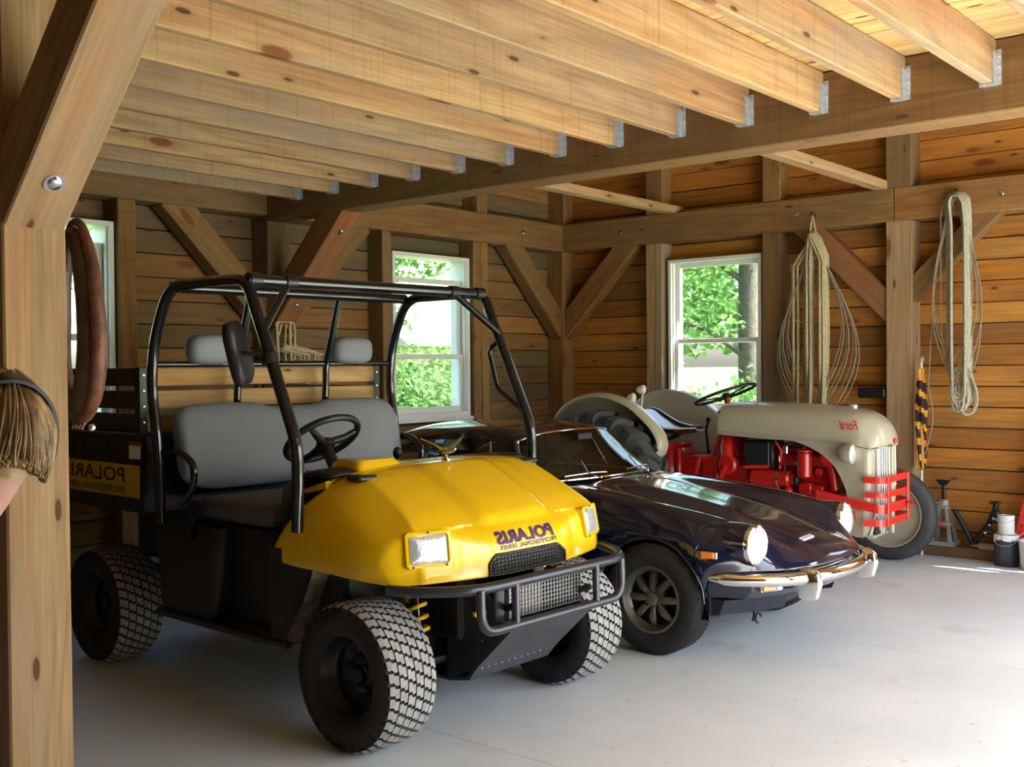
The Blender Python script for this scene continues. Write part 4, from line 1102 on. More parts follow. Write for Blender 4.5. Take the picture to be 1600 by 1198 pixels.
S = [
    [(0, -.735, .480), (.18, -.725, .480), (.32, -.70, .478), (.46, -.63, .472), (.57, -.53, .462), (.655, -.42, .452), (.692, -.34, .442), (.685, -.30, .30)],
    [(0, -.722, .515), (.18, -.708, .515), (.32, -.672, .512), (.45, -.585, .535), (.59, -.495, .565), (.675, -.39, .535), (.712, -.32, .45), (.69, -.28, .28)],
    [(0, -.65, .560), (.18, -.63, .562), (.32, -.58, .560), (.44, -.50, .640), (.57, -.455, .672), (.67, -.36, .600), (.718, -.28, .46), (.69, -.24, .27)],
    [(0, -.50, .618), (.18, -.48, .616), (.32, -.44, .600), (.46, -.40, .680), (.57, -.38, .692), (.675, -.30, .612), (.722, -.22, .46), (.69, -.2, .27)],
    st(-.25, (.690, .688, .650, .712, .718, .632, .47, .27)),
    st(-.08, (.728, .726, .682, .736, .740, .645, .475, .27)),
    st(.10, (.762, .758, .715, .758, .758, .655, .48, .26)),
    st(.30, (.795, .790, .752, .780, .776, .668, .485, .24)),
    st(.50, (.820, .815, .790, .800, .790, .678, .49, .22)),
    st(.68, (.832, .828, .815, .810, .798, .688, .49, .20)),
    st(.90, (.835, .832, .825, .815, .800, .695, .49, .20)),
    st(1.40, (.838, .835, .830, .820, .802, .70, .49, .20)),
    st(1.90, (.850, .848, .842, .830, .808, .70, .50, .20)),
    st(2.20, (.845, .843, .836, .822, .800, .70, .50, .22)),
    st(2.50, (.80, .80, .79, .775, .745, .66, .50, .25)),
    [(x * .92, 2.78, z) for x, z in zip(X8, (.68, .68, .675, .66, .63, .56, .45, .32))],
    [(x * .90, 2.82, z) for x, z in zip(X8, (.50, .50, .50, .49, .47, .45, .42, .32))],
]
G = patch_pts(mirror_rows(S), 7, 5)
bm_v = [p for r in G for p in r]; ncol = len(G[0])
def arch_hit(p, yc, R): return abs(p.x) > .60 and math.hypot(p.y - yc, p.z - .285) < R
ARCH = ((0.0, .318), (2.11, .300))
fs = []
for i in range(len(G) - 1):
    for j in range(ncol - 1):
        q = (i * ncol + j, i * ncol + j + 1, (i + 1) * ncol + j + 1, (i + 1) * ncol + j)
        c = sum((bm_v[k] for k in q), V()) / 4
        if any(arch_hit(c, yc, R) for yc, R in ARCH): continue
        if .74 < c.y < 2.3 and abs(c.x) < .54: continue       # open under the greenhouse
        fs.append(q)
edge_count = {}
for q in fs:
    for k in range(4):
        e = tuple(sorted((q[k], q[(k + 1) % 4]))); edge_count[e] = edge_count.get(e, 0) + 1
for e, n in edge_count.items():
    if n == 1:
        for k in e:
            p = bm_v[k]
            for yc, R in ARCH:
                d = math.hypot(p.y - yc, p.z - .285)
                if abs(p.x) > .6 and abs(d - R) < .06:
                    p.y = yc + (p.y - yc) * R / d; p.z = .285 + (p.z - .285) * R / d
body = MB().add(bm_v, fs).build('body', NAVY, car, smooth=40)
solidify(body, .004)
car_bvh = bvh_of(body)
for (yc, R) in ARCH:
    for s in (-1, 1):
        pts = []
        for k in range(25):
            a = math.radians(4 + 172 * k / 24); y = yc + R * math.cos(a); z = .285 + R * math.sin(a)
            h = car_bvh.ray_cast(V((s * 2, y + (.004 if y > yc else -.004) * 0, z + .012)), V((-s, 0, 0)))
            pts.append(V((h[0].x if h[0] and abs(h[0].x) > .6 else s * .715, y, z)))
        MB().tube(pts, .007, 8).build('arch_lip', NAVY, body, smooth=60)
        wl = MB(); wl.lathe([(R + .012, 0.02), (R + .012, .34), (.0005, .34)], 32, axis_m((s * .70, yc, .285), (-s, 0, 0)), caps=False)
        wl.v = [(x, y, max(z, .22)) for (x, y, z) in wl.v]
        wl.build('wheel_well', LEATHER, car)
# bonnet shut line, painted seam bead along the wing
for s in (-1, 1):
    pts = []
    for k in range(22):
        y = -.44 + k * .046; x = s * (.50 + .012 * k / 22)
        h = car_bvh.ray_cast(V((x, y, 2)), V((0, 0, -1)))
        if h[0]: pts.append(h[0] + V((0, 0, .001)))
    MB().tube(pts, .0035, 6).build('wing_bead', CHROME if False else NAVY, body, smooth=60)
# headlamps
for s in (-1, 1):
    M = axis_m((s * .545, -.43, .592), (s * .05, -1, .03))
    hb = MB(); hb.lathe([(.112, -.10), (.110, .02), (.104, .075)], 36, M, caps=False); hl = hb.build('headlight', NAVY, car, smooth=50)
    cr_ = MB(); cr_.lathe([(.103, .06), (.105, .082), (.101, .098), (.092, .102), (.090, .094)], 36, M, caps=False); cr_.build('chrome_rim', CHROME, hl, smooth=50)
    ln = MB(); ln.lathe([(.091, .095), (.085, .105), (.06, .117), (.03, .123), (.0005, .125)], 36, M); ln.build('lens', LAMPGL, hl, smooth=60)
# grille slot, chrome bars
gm = MB(); rings = []
for x_ in (-.46, -.3, 0, .3, .46):
    y = -.70 + .33 * x_ * x_
    rings.append([V((x_, y, .482)), V((x_, y + .02, .43)), V((x_, y + .10, .43)), V((x_, y + .10, .482))])
gm.loft(rings, True, True); gro = gm.build('grille', BLACKPL, car)
for z in (.472, .452):
    MB().tube([(x_, -.712 + .36 * x_ * x_ + (.482 - z) * .4, z) for x_ in [(-.42 + .06 * k) for k in range(15)]], .0055, 8).build('grille_bar', CHROME, gro, smooth=60)
# chrome bumper blade wrapped round the nose, overriders
path = spline([(-.69, -.33, .432), (-.655, -.46, .430), (-.52, -.63, .428), (-.30, -.735, .428), (0, -.775, .428), (.30, -.735, .428), (.52, -.63, .428), (.655, -.46, .430), (.69, -.33, .432)], 6)
bm_ = MB(); rings = []
for i, p in enumerate(path):
    t = (path[min(i + 1, len(path) - 1)] - path[max(i - 1, 0)]).normalized(); n = V((-t.y, t.x, 0)) * -1
    if n.y > 0 and abs(p.x) < .5: n = -n
    if n.dot(V((p.x * .6, -1, 0))) < 0: n = -n
    e = min(1, .45 + .55 * min(i, len(path) - 1 - i) / 4)
    rings.append([p + n * a * e + V((0, 0, b_ * e)) for a, b_ in ((-.03, .028), (-.012, .036), (.006, .030), (.016, .014), (.018, -.006), (.010, -.024), (-.006, -.030), (-.03, -.024))])
bm_.loft(rings, True, True); bpo = bm_.build('bumper', CHROME, car, smooth=50)
for s in (-1, 1):
    ov = MB(); rr_ = []
    for (z, w, d) in ((.318, .018, .03), (.33, .030, .055), (.40, .032, .075), (.45, .030, .068), (.474, .022, .045), (.482, .010, .02)):
        yb = -.705
        rr_.append([V((s * .365 + a * w, yb - d * b_, z)) for a, b_ in ((-1, -.6), (-1, .4), (-.7, .85), (0, 1.0), (.7, .85), (1, .4), (1, -.6))])
    ov.loft(rr_, True, True); ov.build('overrider', CHROME, bpo, smooth=40)
# valance panels, indicators
va = MB(); rings = []
for x_ in (-.68, -.60, -.45, -.25, 0, .25, .45, .60, .68):
    a = abs(x_); y = -.70 + .50 * a * a + (.12 if a > .65 else 0)
    rings.append([V((x_, y, .435)), V((x_, y + .005, .37)), V((x_, y + .04, .335)), V((x_, y + .08, .335)), V((x_, y + .08, .435))])
va.loft(rings, True, True); va.build('valance', NAVY, car, smooth=35)
sp = MB(); rings = []
for x_ in (-.66, -.55, -.40, -.30):
    a = abs(x_); y = -.62 + .50 * a * a
    rings.append([V((x_, y, .325)), V((x_, y + .03, .25)), V((x_, y + .10, .235)), V((x_, y + .12, .325))])
sp.loft(rings, True, True)
sp.build('chin_panel', NAVY2, car, smooth=35)
sp2 = MB().loft([[V((-p.x, p.y, p.z)) for p in r] for r in rings], True, True); sp2.build('chin_panel', NAVY2, car, smooth=35)
lk = MB(); lk.box((-.30, -.50, .24), (.30, -.2, .30), .02); lk.build('chassis_rail', LEATHER, car)
hk = MB(); hk.tube([(-.30 + .03 * math.cos(a), -.40, .175 + .025 * math.sin(a)) for a in [2 * PI * k / 12 for k in range(10)]], .006, 6); hk.tube([(-.33, -.39, .24), (-.335, -.395, .19), (-.36, -.40, .17)], .006, 6)
hk.build('tow_hook', BLACKST, car, smooth=60)
for s in (-1, 1):
    y_ = -.70 + .50 * .52 * .52
    Mi = Matrix.Translation((s * .515, y_ - .012, .392)) @ Matrix.Rotation(s * math.radians(26), 4, 'Z')
    ip = MB().box((-.065, -.012, -.021), (.065, .03, .021), .004, Mi).build('indicator', CHROME, car)
    MB().box((-.060 if s < 0 else -.020, -.022, -.017), (.020 if s < 0 else .060, -.008, .017), .005, Mi).build('amber_lens', AMBER, ip)
    MB().box((.022 if s < 0 else -.060, -.022, -.017), (.060 if s < 0 else -.022, -.008, .017), .005, Mi).build('clear_lens', LAMPGL, ip)
    h = car_bvh.ray_cast(V((s * 2, -.335, .548)), V((-s, 0, 0))); xx = h[0].x if h[0] else s * .70
    Mk = Matrix.Translation((xx, -.335, .548)) @ Matrix.Rotation(s * math.radians(-14), 4, 'Z')
    mk_ = MB().box((-.006, -.042, -.018), (.006, .042, .018), .003, Mk).build('side_marker', CHROME, car)
    MB().box((-.010 if s < 0 else -.004, -.026, -.016), (.004 if s < 0 else .010, .040, .016), .003, Mk).build('amber_lens', AMBER, mk_)
# badge on the nose
def nose(x, y):
    h = car_bvh.ray_cast(V((x, y, 2)), V((0, 0, -1))); return h[0], h[1]
bc, bn = nose(-.115, -.585)
if bn.z < 0: bn = -bn
Mb = axis_m(bc + bn * .001, bn, (1, .0, 0))
bd = MB().box((-.062, -.016, -.002), (.062, .016, .005), .003, Mb).build('badge', mat('badge_white', (.80, .80, .78), .3), car)
vs, fs_ = text_verts('GT6+', .017, True, .085, bold=.02, spacing=1.3)
MB().add([Mb @ V((v.x, v.y, .0058)) for v in vs], fs_).build('lettering', mat('badge_grey', (.12, .13, .16), .4), bd, fix=False)
# ---- greenhouse
RF = [
    [(0, .985, 1.098), (.22, .995, 1.094), (.38, 1.02, 1.076), (.462, 1.065, 1.045)],
    [(0, 1.15, 1.128), (.24, 1.15, 1.122), (.40, 1.16, 1.095), (.485, 1.18, 1.045)],
    [(0, 1.50, 1.148), (.25, 1.50, 1.140), (.42, 1.50, 1.108), (.50, 1.50, 1.040)],
    [(0, 1.90, 1.130), (.25, 1.90, 1.120), (.42, 1.88, 1.080), (.505, 1.85, 1.01)],
    [(0, 2.20, 1.075), (.24, 2.18, 1.065), (.42, 2.14, 1.02), (.51, 2.10, .955)],
    [(0, 2.45, .985), (.24, 2.43, .975), (.42, 2.36, .93), (.52, 2.28, .88)],
    [(0, 2.66, .875), (.24, 2.64, .868), (.42, 2.54, .845), (.53, 2.42, .825)],
]
ro = grid(MB(), patch_pts(mirror_rows(RF), 6, 6)).build('roof', NAVY, car, smooth=60); solidify(ro, .006)
WS = [
    [(0, .635, .838), (.25, .655, .838), (.45, .73, .832), (.545, .80, .826), (.590, .88, .822)],
    [(0, .80, .962), (.22, .82, .960), (.40, .88, .952), (.49, .94, .940), (.525, .99, .93)],
    [(0, .985, 1.096), (.20, .995, 1.092), (.36, 1.015, 1.078), (.43, 1.045, 1.060), (.462, 1.07, 1.042)],
]
grid(MB(), patch_pts(mirror_rows(WS), 6, 5)).build('windscreen', CARGL, car, smooth=180)
wr = mirror_rows(WS); trim = [V(p) for p in wr[0]] + [V(wr[1][-1])] + [V(p) for p in wr[2][::-1]] + [V(wr[1][0])]
tr = spline(wr[0], 5)[:-1] + spline([r[-1] for r in wr], 5)[:-1] + spline(wr[2][::-1], 5)[:-1] + spline([r[0] for r in wr][::-1], 5)[:-1]
MB().tube(tr, .006, 6, closed=True).build('windscreen_trim', CHROME, car, smooth=60)
for s in (-1, 1):
    pl = MB(); pl.tube(spline([(s * .600, .90, .815), (s * .537, 1.005, .93), (s * .475, 1.085, 1.04)], 5), .017, 8); pl.build('pillar', NAVY, car, smooth=60)
    pb = MB(); pb.loft([[V((s * x_, y, z)) for (x_, y, z) in row] for row in ([(.600, 1.66, .80), (.600, 1.78, .80), (.58, 1.78, .80), (.58, 1.66, .80)], [(.505, 1.62, 1.04), (.505, 1.70, 1.03), (.485, 1.70, 1.03), (.485, 1.62, 1.04)])], True, True); pb.build('pillar', NAVY, car)
    sg = [[(s * .602, y, .815) for y in (.92, 1.15, 1.4, 1.66)], [(s * (.49 + .012), y, z) for (y, z) in ((1.08, 1.035), (1.2, 1.042), (1.4, 1.042), (1.62, 1.036))]]
    grid(MB(), [[V(p) for p in r] for r in sg]).build('side_window', CARGL, car)
    qg = [[(s * .605, y, .822) for y in (1.78, 1.95, 2.15, 2.32)], [(s * .505, y, z) for (y, z) in ((1.71, 1.025), (1.85, 1.0), (2.0, .96), (2.2, .895))]]
    grid(MB(), [[V(p) for p in r] for r in qg]).build('quarter_window', CARGL, car)
    MB().tube([(s * .602, .92, .818), (s * .607, 1.4, .822), (s * .61, 2.32, .828)], .007, 6).build('waist_trim', CHROME, car, smooth=60)
    MB().tube([(s * .604, 1.16, .82), (s * .51, 1.24, 1.04)], .006, 6).build('quarter_light_post', CHROME, car, smooth=60)
    MB().box((s * .60, 1.78, .79), (s * .54, 2.45, .83), .004).build('rear_deck', NAVY, car)
rg_ = [[V(p) for p in r] for r in ([(x_, 2.30 - abs(x_) * .15, 1.045) for x_ in (-.36, -.2, 0, .2, .36)], [(x_, 2.62 - abs(x_) * .2, .905) for x_ in (-.38, -.2, 0, .2, .38)])]
# wipers
for (x0, x1) in ((-.36, -.06), (.14, .42)):
    def wsp(x, t):
        r0 = spline(wr[0], 5); r2 = spline(wr[2], 5)
        a = min(r0, key=lambda p: abs(p.x - x)); b_ = min(r2, key=lambda p: abs(p.x - x)); return a * (1 - t) + b_ * t + V((0, -.012, .012))
    w_ = MB(); w_.tube([wsp(x0 - .09, .05), wsp(x0 + .1, .07), wsp(x0 + .22, .05)], .0045, 6); w_.tube([(x0 + .08, .60, .845), tuple(wsp(x0 + .08, .07))], .004, 6); w_.tube([wsp(x0 + .06, .05), wsp(x0 + .10, .32)], .004, 6)
    ball(w_, (x0 + .08, .60, .845), .012, 10, 6); w_.build('wiper', CHROME, car, smooth=60)
# cabin
ci = MB(); ci.box((-.56, .80, .30), (.56, 2.3, .34)); ci.box((-.56, .72, .34), (.56, .80, .80), .02); ci.box((-.56, 1.75, .34), (.56, 1.80, .78), .02); ci.box((-.54, 1.80, .60), (.54, 2.42, .64)); ci.build('cabin_tub', LEATHER, car)
for s in (-1, 1):
    se = MB(); se.loft([rrect_ring(s * .28 - .20, s * .28 + .20, 1.05, 1.50, .36, .06), rrect_ring(s * .28 - .22, s * .28 + .22, 1.03, 1.52, .46, .06), rrect_ring(s * .28 - .19, s * .28 + .19, 1.06, 1.50, .50, .06)], True, True)
    se.loft([rrect_ring(s * .28 - .19, s * .28 + .19, 1.44, 1.54, .48, .04), rrect_ring(s * .28 - .21, s * .28 + .21, 1.50, 1.62, .75, .04), rrect_ring(s * .28 - .13, s * .28 + .13, 1.56, 1.64, .95, .03)], True, True)
    se.build('seat', LEATHER, car, smooth=50)
Msw = axis_m((-.28, 1.0, .78), (0, .85, .52)); sw_ = MB()
sw_.tube([Msw @ V((.185 * math.cos(2 * PI * i / 32), .185 * math.sin(2 * PI * i / 32), 0)) for i in range(32)], .012, 8, closed=True)
for a in (90, 210, 330): sw_.tube([Msw @ V((0, 0, -.03)), Msw @ V((.185 * math.cos(math.radians(a)), .185 * math.sin(math.radians(a)), 0))], .008, 6)
sw_.tube([Msw @ V((0, 0, -.02)), Msw @ V((0, 0, -.30))], .02, 8); sw_.build('steering_wheel', LEATHER, car, smooth=60)
MB().box((-.07, .905, 1.035), (.07, .925, 1.075), .006).build('rear_view_mirror', LEATHER, car)
# ---- wheels: eight-spoke alloy
def car_wheel_parts():
    t = MB(); R, W, r0 = .287, .165, .172; h = W / 2
    M = axis_m((0, 0, 0), (-1, 0, 0))
    prof = [(r0 - .01, -h * .8), (r0 + .01, -h * .95), (r0 + .05, -h * 1.05), (R - .03, -h * .98), (R - .008, -h * .80)]
    gs_ = (-.58, -.35, -.12, .12, .35, .58)
    for g_ in gs_: prof += [(R - .001, h * (g_ - .08)), (R - .001, h * (g_ - .035)), (R - .007, h * (g_ - .03)), (R - .007, h * (g_ + .03)), (R - .001, h * (g_ + .035))]
    prof += [(R - .008, h * .80), (R - .03, h * .98), (r0 + .05, h * 1.05), (r0 + .01, h * .95), (r0 - .01, h * .8)]
    t.lathe(prof, 64, M, caps=False)
    tr_ = MB()
    for k in range(76):       # sipes at the shoulder
        for s in (-1, 1):
            a = 2 * PI * k / 76; da = .022
            pts = [V((s * h * .97, (R - .026) * math.cos(a), (R - .026) * math.sin(a))), V((s * h * .97, (R - .026) * math.cos(a + da * 2), (R - .026) * math.sin(a + da * 2))), V((s * h * .72, (R + .001) * math.cos(a + da * 2), (R + .001) * math.sin(a + da * 2))), V((s * h * .72, (R + .001) * math.cos(a), (R + .001) * math.sin(a)))]
            q = [p * .985 for p in pts]
            tr_.add(pts + q, [(0, 1, 2, 3), (0, 1, 5, 4), (1, 2, 6, 5), (2, 3, 7, 6), (3, 0, 4, 7)])
    rim = MB(); rim.lathe([(r0 - .02, -.06), (r0 - .012, .0), (r0 - .010, .055), (r0 + .004, .072), (r0 + .001, .080), (r0 - .010, .080), (r0 - .016, .066), (r0 - .022, .040), (r0 - .030, .032), (r0 - .034, -.055)], 48, M, caps=False)
    sp_ = MB()
    for k in range(8):
        a = 2 * PI * k / 8 + PI / 2
        d = V((0, math.cos(a), math.sin(a))); e = V((0, -math.sin(a), math.cos(a)))
        rows = []
        for (r, w, xh) in ((.035, .012, -.036), (.06, .016, -.050), (.09, .020, -.052), (.12, .018, -.044), (.148, .013, -.030)):
            rows.append([d * r + e * (w * ca) + V((xh * (1 if sa > 0 else .55) - (.006 * sa if sa > 0 else 0), 0, 0)) for ca, sa in [(math.cos(2 * PI * q_ / 10), math.sin(2 * PI * q_ / 10)) for q_ in range(10)]])
        sp_.loft(rows, True, True)
    sp_.lathe([(.07, .012), (.062, .030), (.035, .040), (.034, .058), (.026, .064), (.0005, .064)], 28, M)
    hubn = MB()
    for k in range(4):
        a = PI / 4 + PI / 2 * k; hubn.lathe([(.010, .03), (.010, .048), (.006, .052), (.0004, .0525)], 6, Matrix.Translation((0, .053 * math.cos(a), .053 * math.sin(a))) @ M)
    dk = MB(); dk.lathe([(.15, -.01), (.15, .0), (.0005, .0)], 32, M)
    return t, tr_, rim, sp_, hubn, dk
cwp = {}
def car_wheel(x, y, flip, steer=0.):
    Mx = Matrix.Translation((x, y, .287)) @ Matrix.Rotation(steer + (PI if flip else 0), 4, 'Z')
    if not cwp:
        t, tr_, rim, sp_, hubn, dk = car_wheel_parts()
        w = rim.build('wheel', ALLOY, car, smooth=40)
        cwp['w'] = [w, t.build('tire', RUBBER, w, smooth=35), tr_.build('tread', RUBBER, w), sp_.build('spokes', ALLOY, w, smooth=45), hubn.build('lug_nuts', BLACKST, w), dk.build('brake_disc', LEATHER, w)]
        cwp['w'][2]['kind'] = 'stuff'
    else:
        src = cwp['w']; w = src[0].copy(); link(w, car)
        for c_ in src[1:]:
            d = c_.copy(); COL.objects.link(d); d.parent = w
    w.matrix_local = Mx
car_wheel(-.635, 0, False); car_wheel(.635, 0, True); car_wheel(-.635, 2.11, False); car_wheel(.635, 2.11, True)
# ================================================================== vintage farm tractor (front axle at y = 0, rear towards +y)
CREAMT = mat('warm_grey_enamel', (.46, .42, .30), .30, 0, coat=.3)
REDT = mat('red_enamel', (.52, .012, .008), .28, 0, coat=.4)
REDB = mat('bright_red_enamel', (.80, .035, .022), .3, 0, coat=.4)
GREYLUG = mat('dusty_tire_rubber', (.060, .062, .060), .75, var=.3, vscale=9, bump=.2, bscale=40)
trac = tag(empty('tractor', (7.47, 3.03, 0), math.radians(3)), 'vintage farm tractor with warm grey hood, red engine and red front bumper', 'tractor')
# ---- hood
HD = [
    [(0, 1.00, 1.185), (.12, 1.00, 1.18), (.205, 1.00, 1.145), (.242, 1.00, 1.08), (.25, 1.00, 1.02), (.25, 1.00, .968)],
    [(0, .96, 1.202), (.13, .96, 1.196), (.215, .96, 1.158), (.252, .965, 1.09), (.26, .97, 1.02), (.26, .97, .966)],
    [(0, .70, 1.205), (.13, .70, 1.199), (.218, .70, 1.160), (.255, .70, 1.09), (.262, .70, 1.01), (.262, .70, .950)],
    [(0, .30, 1.192), (.13, .30, 1.186), (.220, .30, 1.148), (.256, .30, 1.08), (.264, .30, 1.0), (.264, .30, .935)],
    [(0, .05, 1.170), (.13, .05, 1.165), (.220, .05, 1.128), (.256, .04, 1.06), (.264, .03, .99), (.264, .02, .925)],
    [(0, -.08, 1.140), (.13, -.075, 1.134), (.215, -.06, 1.10), (.252, -.055, 1.04), (.262, -.06, .98), (.262, -.06, .915)],
    [(0, -.165, 1.085), (.12, -.155, 1.078), (.20, -.13, 1.05), (.24, -.11, 1.00), (.252, -.10, .96), (.254, -.10, .908)],
    [(0, -.212, 1.01), (.12, -.20, 1.005), (.195, -.175, .985), (.232, -.145, .955), (.246, -.13, .93), (.248, -.13, .903)],
    [(0, -.228, .925), (.12, -.215, .922), (.195, -.188, .915), (.232, -.158, .908), (.244, -.142, .903), (.246, -.142, .900)],
]
ho = grid(MB(), patch_pts(mirror_rows(HD), 6, 5)).build('hood', CREAMT, trac, smooth=45); solidify(ho, .005)
MB().add([V(p) for p in mirror_rows(HD)[0]], [tuple(range(11))]).build('dash_panel', CREAMT, trac)
for s in (-1, 1):
    MB().tube([(s * .263, .97, .992), (s * .267, .5, .965), (s * .268, .05, .940), (s * .262, -.07, .925)], .004, 6).build('hood_bead', CREAMT, ho, smooth=60)
vs, fs_ = text_verts('Ford', .066, True, .135, shear=.35, bold=.01)
MB().add([V((-.2675, .0 - v.x, 1.062 + v.y)) for v in vs], fs_).build('lettering', REDB, ho, fix=False)
vs, fs_ = text_verts('DEARBORN', .012, True, .07, bold=.01)
rcp = MB(); rcyl(rcp, (0, .06, 1.16), (0, .06, 1.195), .03, 16, .006); rcp.build('radiator_cap', GALV, trac, smooth=40)
ex = MB(); ex.box((.10, -.06, 1.17), (.20, .01, 1.20), .008); 
# ---- nose side panels with the sweeping engine cut-out, grille
arch = [(.68, .952), (.46, .946), (.36, .932), (.216, .871), (.12, .795), (.079, .743), (.035, .66), (.012, .591), (-.005, .46), (-.01, .30)]
ac = spline([V((0, y, z)) for y, z in arch], 3)
for s in (-1, 1):
    outer = []; 
    n = len(ac)
    for i, p in enumerate(ac):
        zt_ = .930 - .0 * i
        q = V((0, -.055 if p.z > .90 else -.085, p.z)) if p.z < .905 else V((0, p.y - .02, .945))
        outer.append(q)
    rows = []
    for p in ac:
        if p.y > .03 and p.z > .60:
            top = V((0, p.y, .955 if p.y > .3 else .930)); front = top
        rows.append(p)
    poly = [(p.y, p.z) for p in ac] + [(-.10, .29), (-.105, .60), (-.11, .905), (.02, .925), (.30, .937), (.68, .956)]
    # front part: flat panel, plus a rounded corner turning into the grille surround
    pm_ = MB(); pm_.prism(poly, .008, Matrix(((0, 0, 1, s * .262 - .004), (1, 0, 0, 0), (0, 1, 0, 0), (0, 0, 0, 1))))
    pno = pm_.build('nose_panel', CREAMT, trac)
    cn = [[V((s * .262, -.10, z)), V((s * .261, -.115, z)), V((s * .250, -.135, z)), V((s * .222, -.152, z)), V((s * .176, -.164, z))] for z in (.902, .80, .65, .50, .38, .29)]
    for k, row in enumerate(cn):
        f = (0, 0, 0, .01, .03, .06)[k]
        for p in row: p.y += f; 
    g_ = grid(MB(), patch_pts(cn, 3, 3)).build('grille_surround', CREAMT, trac, smooth=60); solidify(g_, .006)
    MB().tube(ac and [V((s * .262, p.y, p.z)) for p in ac], .006, 6).build('panel_bead', CREAMT, pno, smooth=60)
WHITEB = mat('grille_silver', (.74, .74, .68), .35, .2)
for k in range(13):
    x_ = -.168 + k * .028
    gb = MB(); yv = .25 * abs(x_); gb.tube([(x_, -.205 + yv, .905), (x_, -.207 + yv, .70), (x_, -.198 + yv, .48), (x_, -.165 + yv, .30)], .0075, 6); gb.build('grille_bar', WHITEB, trac, smooth=60)
MB().box((-.17, -.155, .30), (.17, -.13, .905), .004).build('radiator_core', LEATHER, trac)
for s in (-1, 1): MB().tube([(s * .186, -.168, .905), (s * .186, -.172, .70), (s * .186, -.165, .48), (s * .186, -.12, .29)], .011, 8).build('grille_frame', WHITEB, trac, smooth=60)
MB().box((-.022, -.226, .30), (.022, -.19, .915), .008).build('grille_strip', CREAMT, trac)
for z in (.912, .29): MB().box((-.20, -.19 if z > .5 else -.15, z - .012), (.20, -.15 if z > .5 else -.10, z + .012), .005).build('grille_rail', CREAMT, trac)
em = MB(); ball(em, (0, -.235, .945), .022, 14, 8, (1, .5, 1)); emo = em.build('emblem', REDB, trac, smooth=60)
# headlamps
for s in (-1, 1):
    M = axis_m((s * .325, -.005, .868), (0, -1, 0)); hb = MB()
    hb.lathe([(.02, -.055), (.045, -.04), (.062, -.01), (.068, .03), (.066, .036)], 28, M); hlo = hb.build('headlight', CREAMT, trac, smooth=60)
    MB().lathe([(.066, .030), (.069, .036), (.066, .044), (.058, .044)], 28, M, caps=False).build('rim', CREAMT, hlo, smooth=60)
    MB().lathe([(.060, .040), (.05, .050), (.025, .056), (.0005, .058)], 28, M).build('lens', LAMPGL, hlo, smooth=60)
    MB().tube([(s * .325, .02, .868), (s * .265, .03, .868)], .016, 8).build('stalk', CREAMT, hlo, smooth=50)
# ---- red front bumper guard
def bar(pts, h, t, name, parent):
    mb = MB(); rings = []; P = fillet(pts, .05, 4)
    for i, p in enumerate(P):
        d = (P[min(i + 1, len(P) - 1)] - P[max(i - 1, 0)]).normalized(); n = V((d.y, -d.x, 0)).normalized()
        rings.append([p + n * t / 2 + V((0, 0, h / 2)), p - n * t / 2 + V((0, 0, h / 2)), p - n * t / 2 - V((0, 0, h / 2)), p + n * t / 2 - V((0, 0, h / 2))])
    mb.loft(rings, True, True); return mb.build(name, REDB, parent)
gd = MB()
bumper = bar([(-.30, .22, .575), (-.295, -.24, .495), (.295, -.24, .490), (.30, .22, .575)], .062, .012, 'bumper', trac)
bar([(-.30, -.12, .695), (-.285, -.245, .692), (.285, -.245, .690), (.30, -.12, .695)], .045, .010, 'bumper_bar', bumper)
bar([(-.30, -.12, .592), (-.285, -.245, .590), (.285, -.245, .588), (.30, -.12, .592)], .040, .010, 'bumper_bar', bumper)
bar([(-.32, -.12, .405), (-.285, -.245, .400), (.285, -.245, .398), (.30, -.12, .405)], .045, .010, 'bumper_bar', bumper)
for x_ in (-.215, .215): MB().box((x_ - .022, -.262, .38), (x_ + .022, -.250, .712), .003).build('bumper_upright', REDB, bumper)
pn = MB(); rcyl(pn, (.20, -.30, .50), (.20, -.24, .50), .010, 10, .002); rcyl(pn, (.14, -.275, .50), (.24, -.275, .50), .008, 10, .002); pn.build('hitch_pin', REDT, bumper, smooth=40)
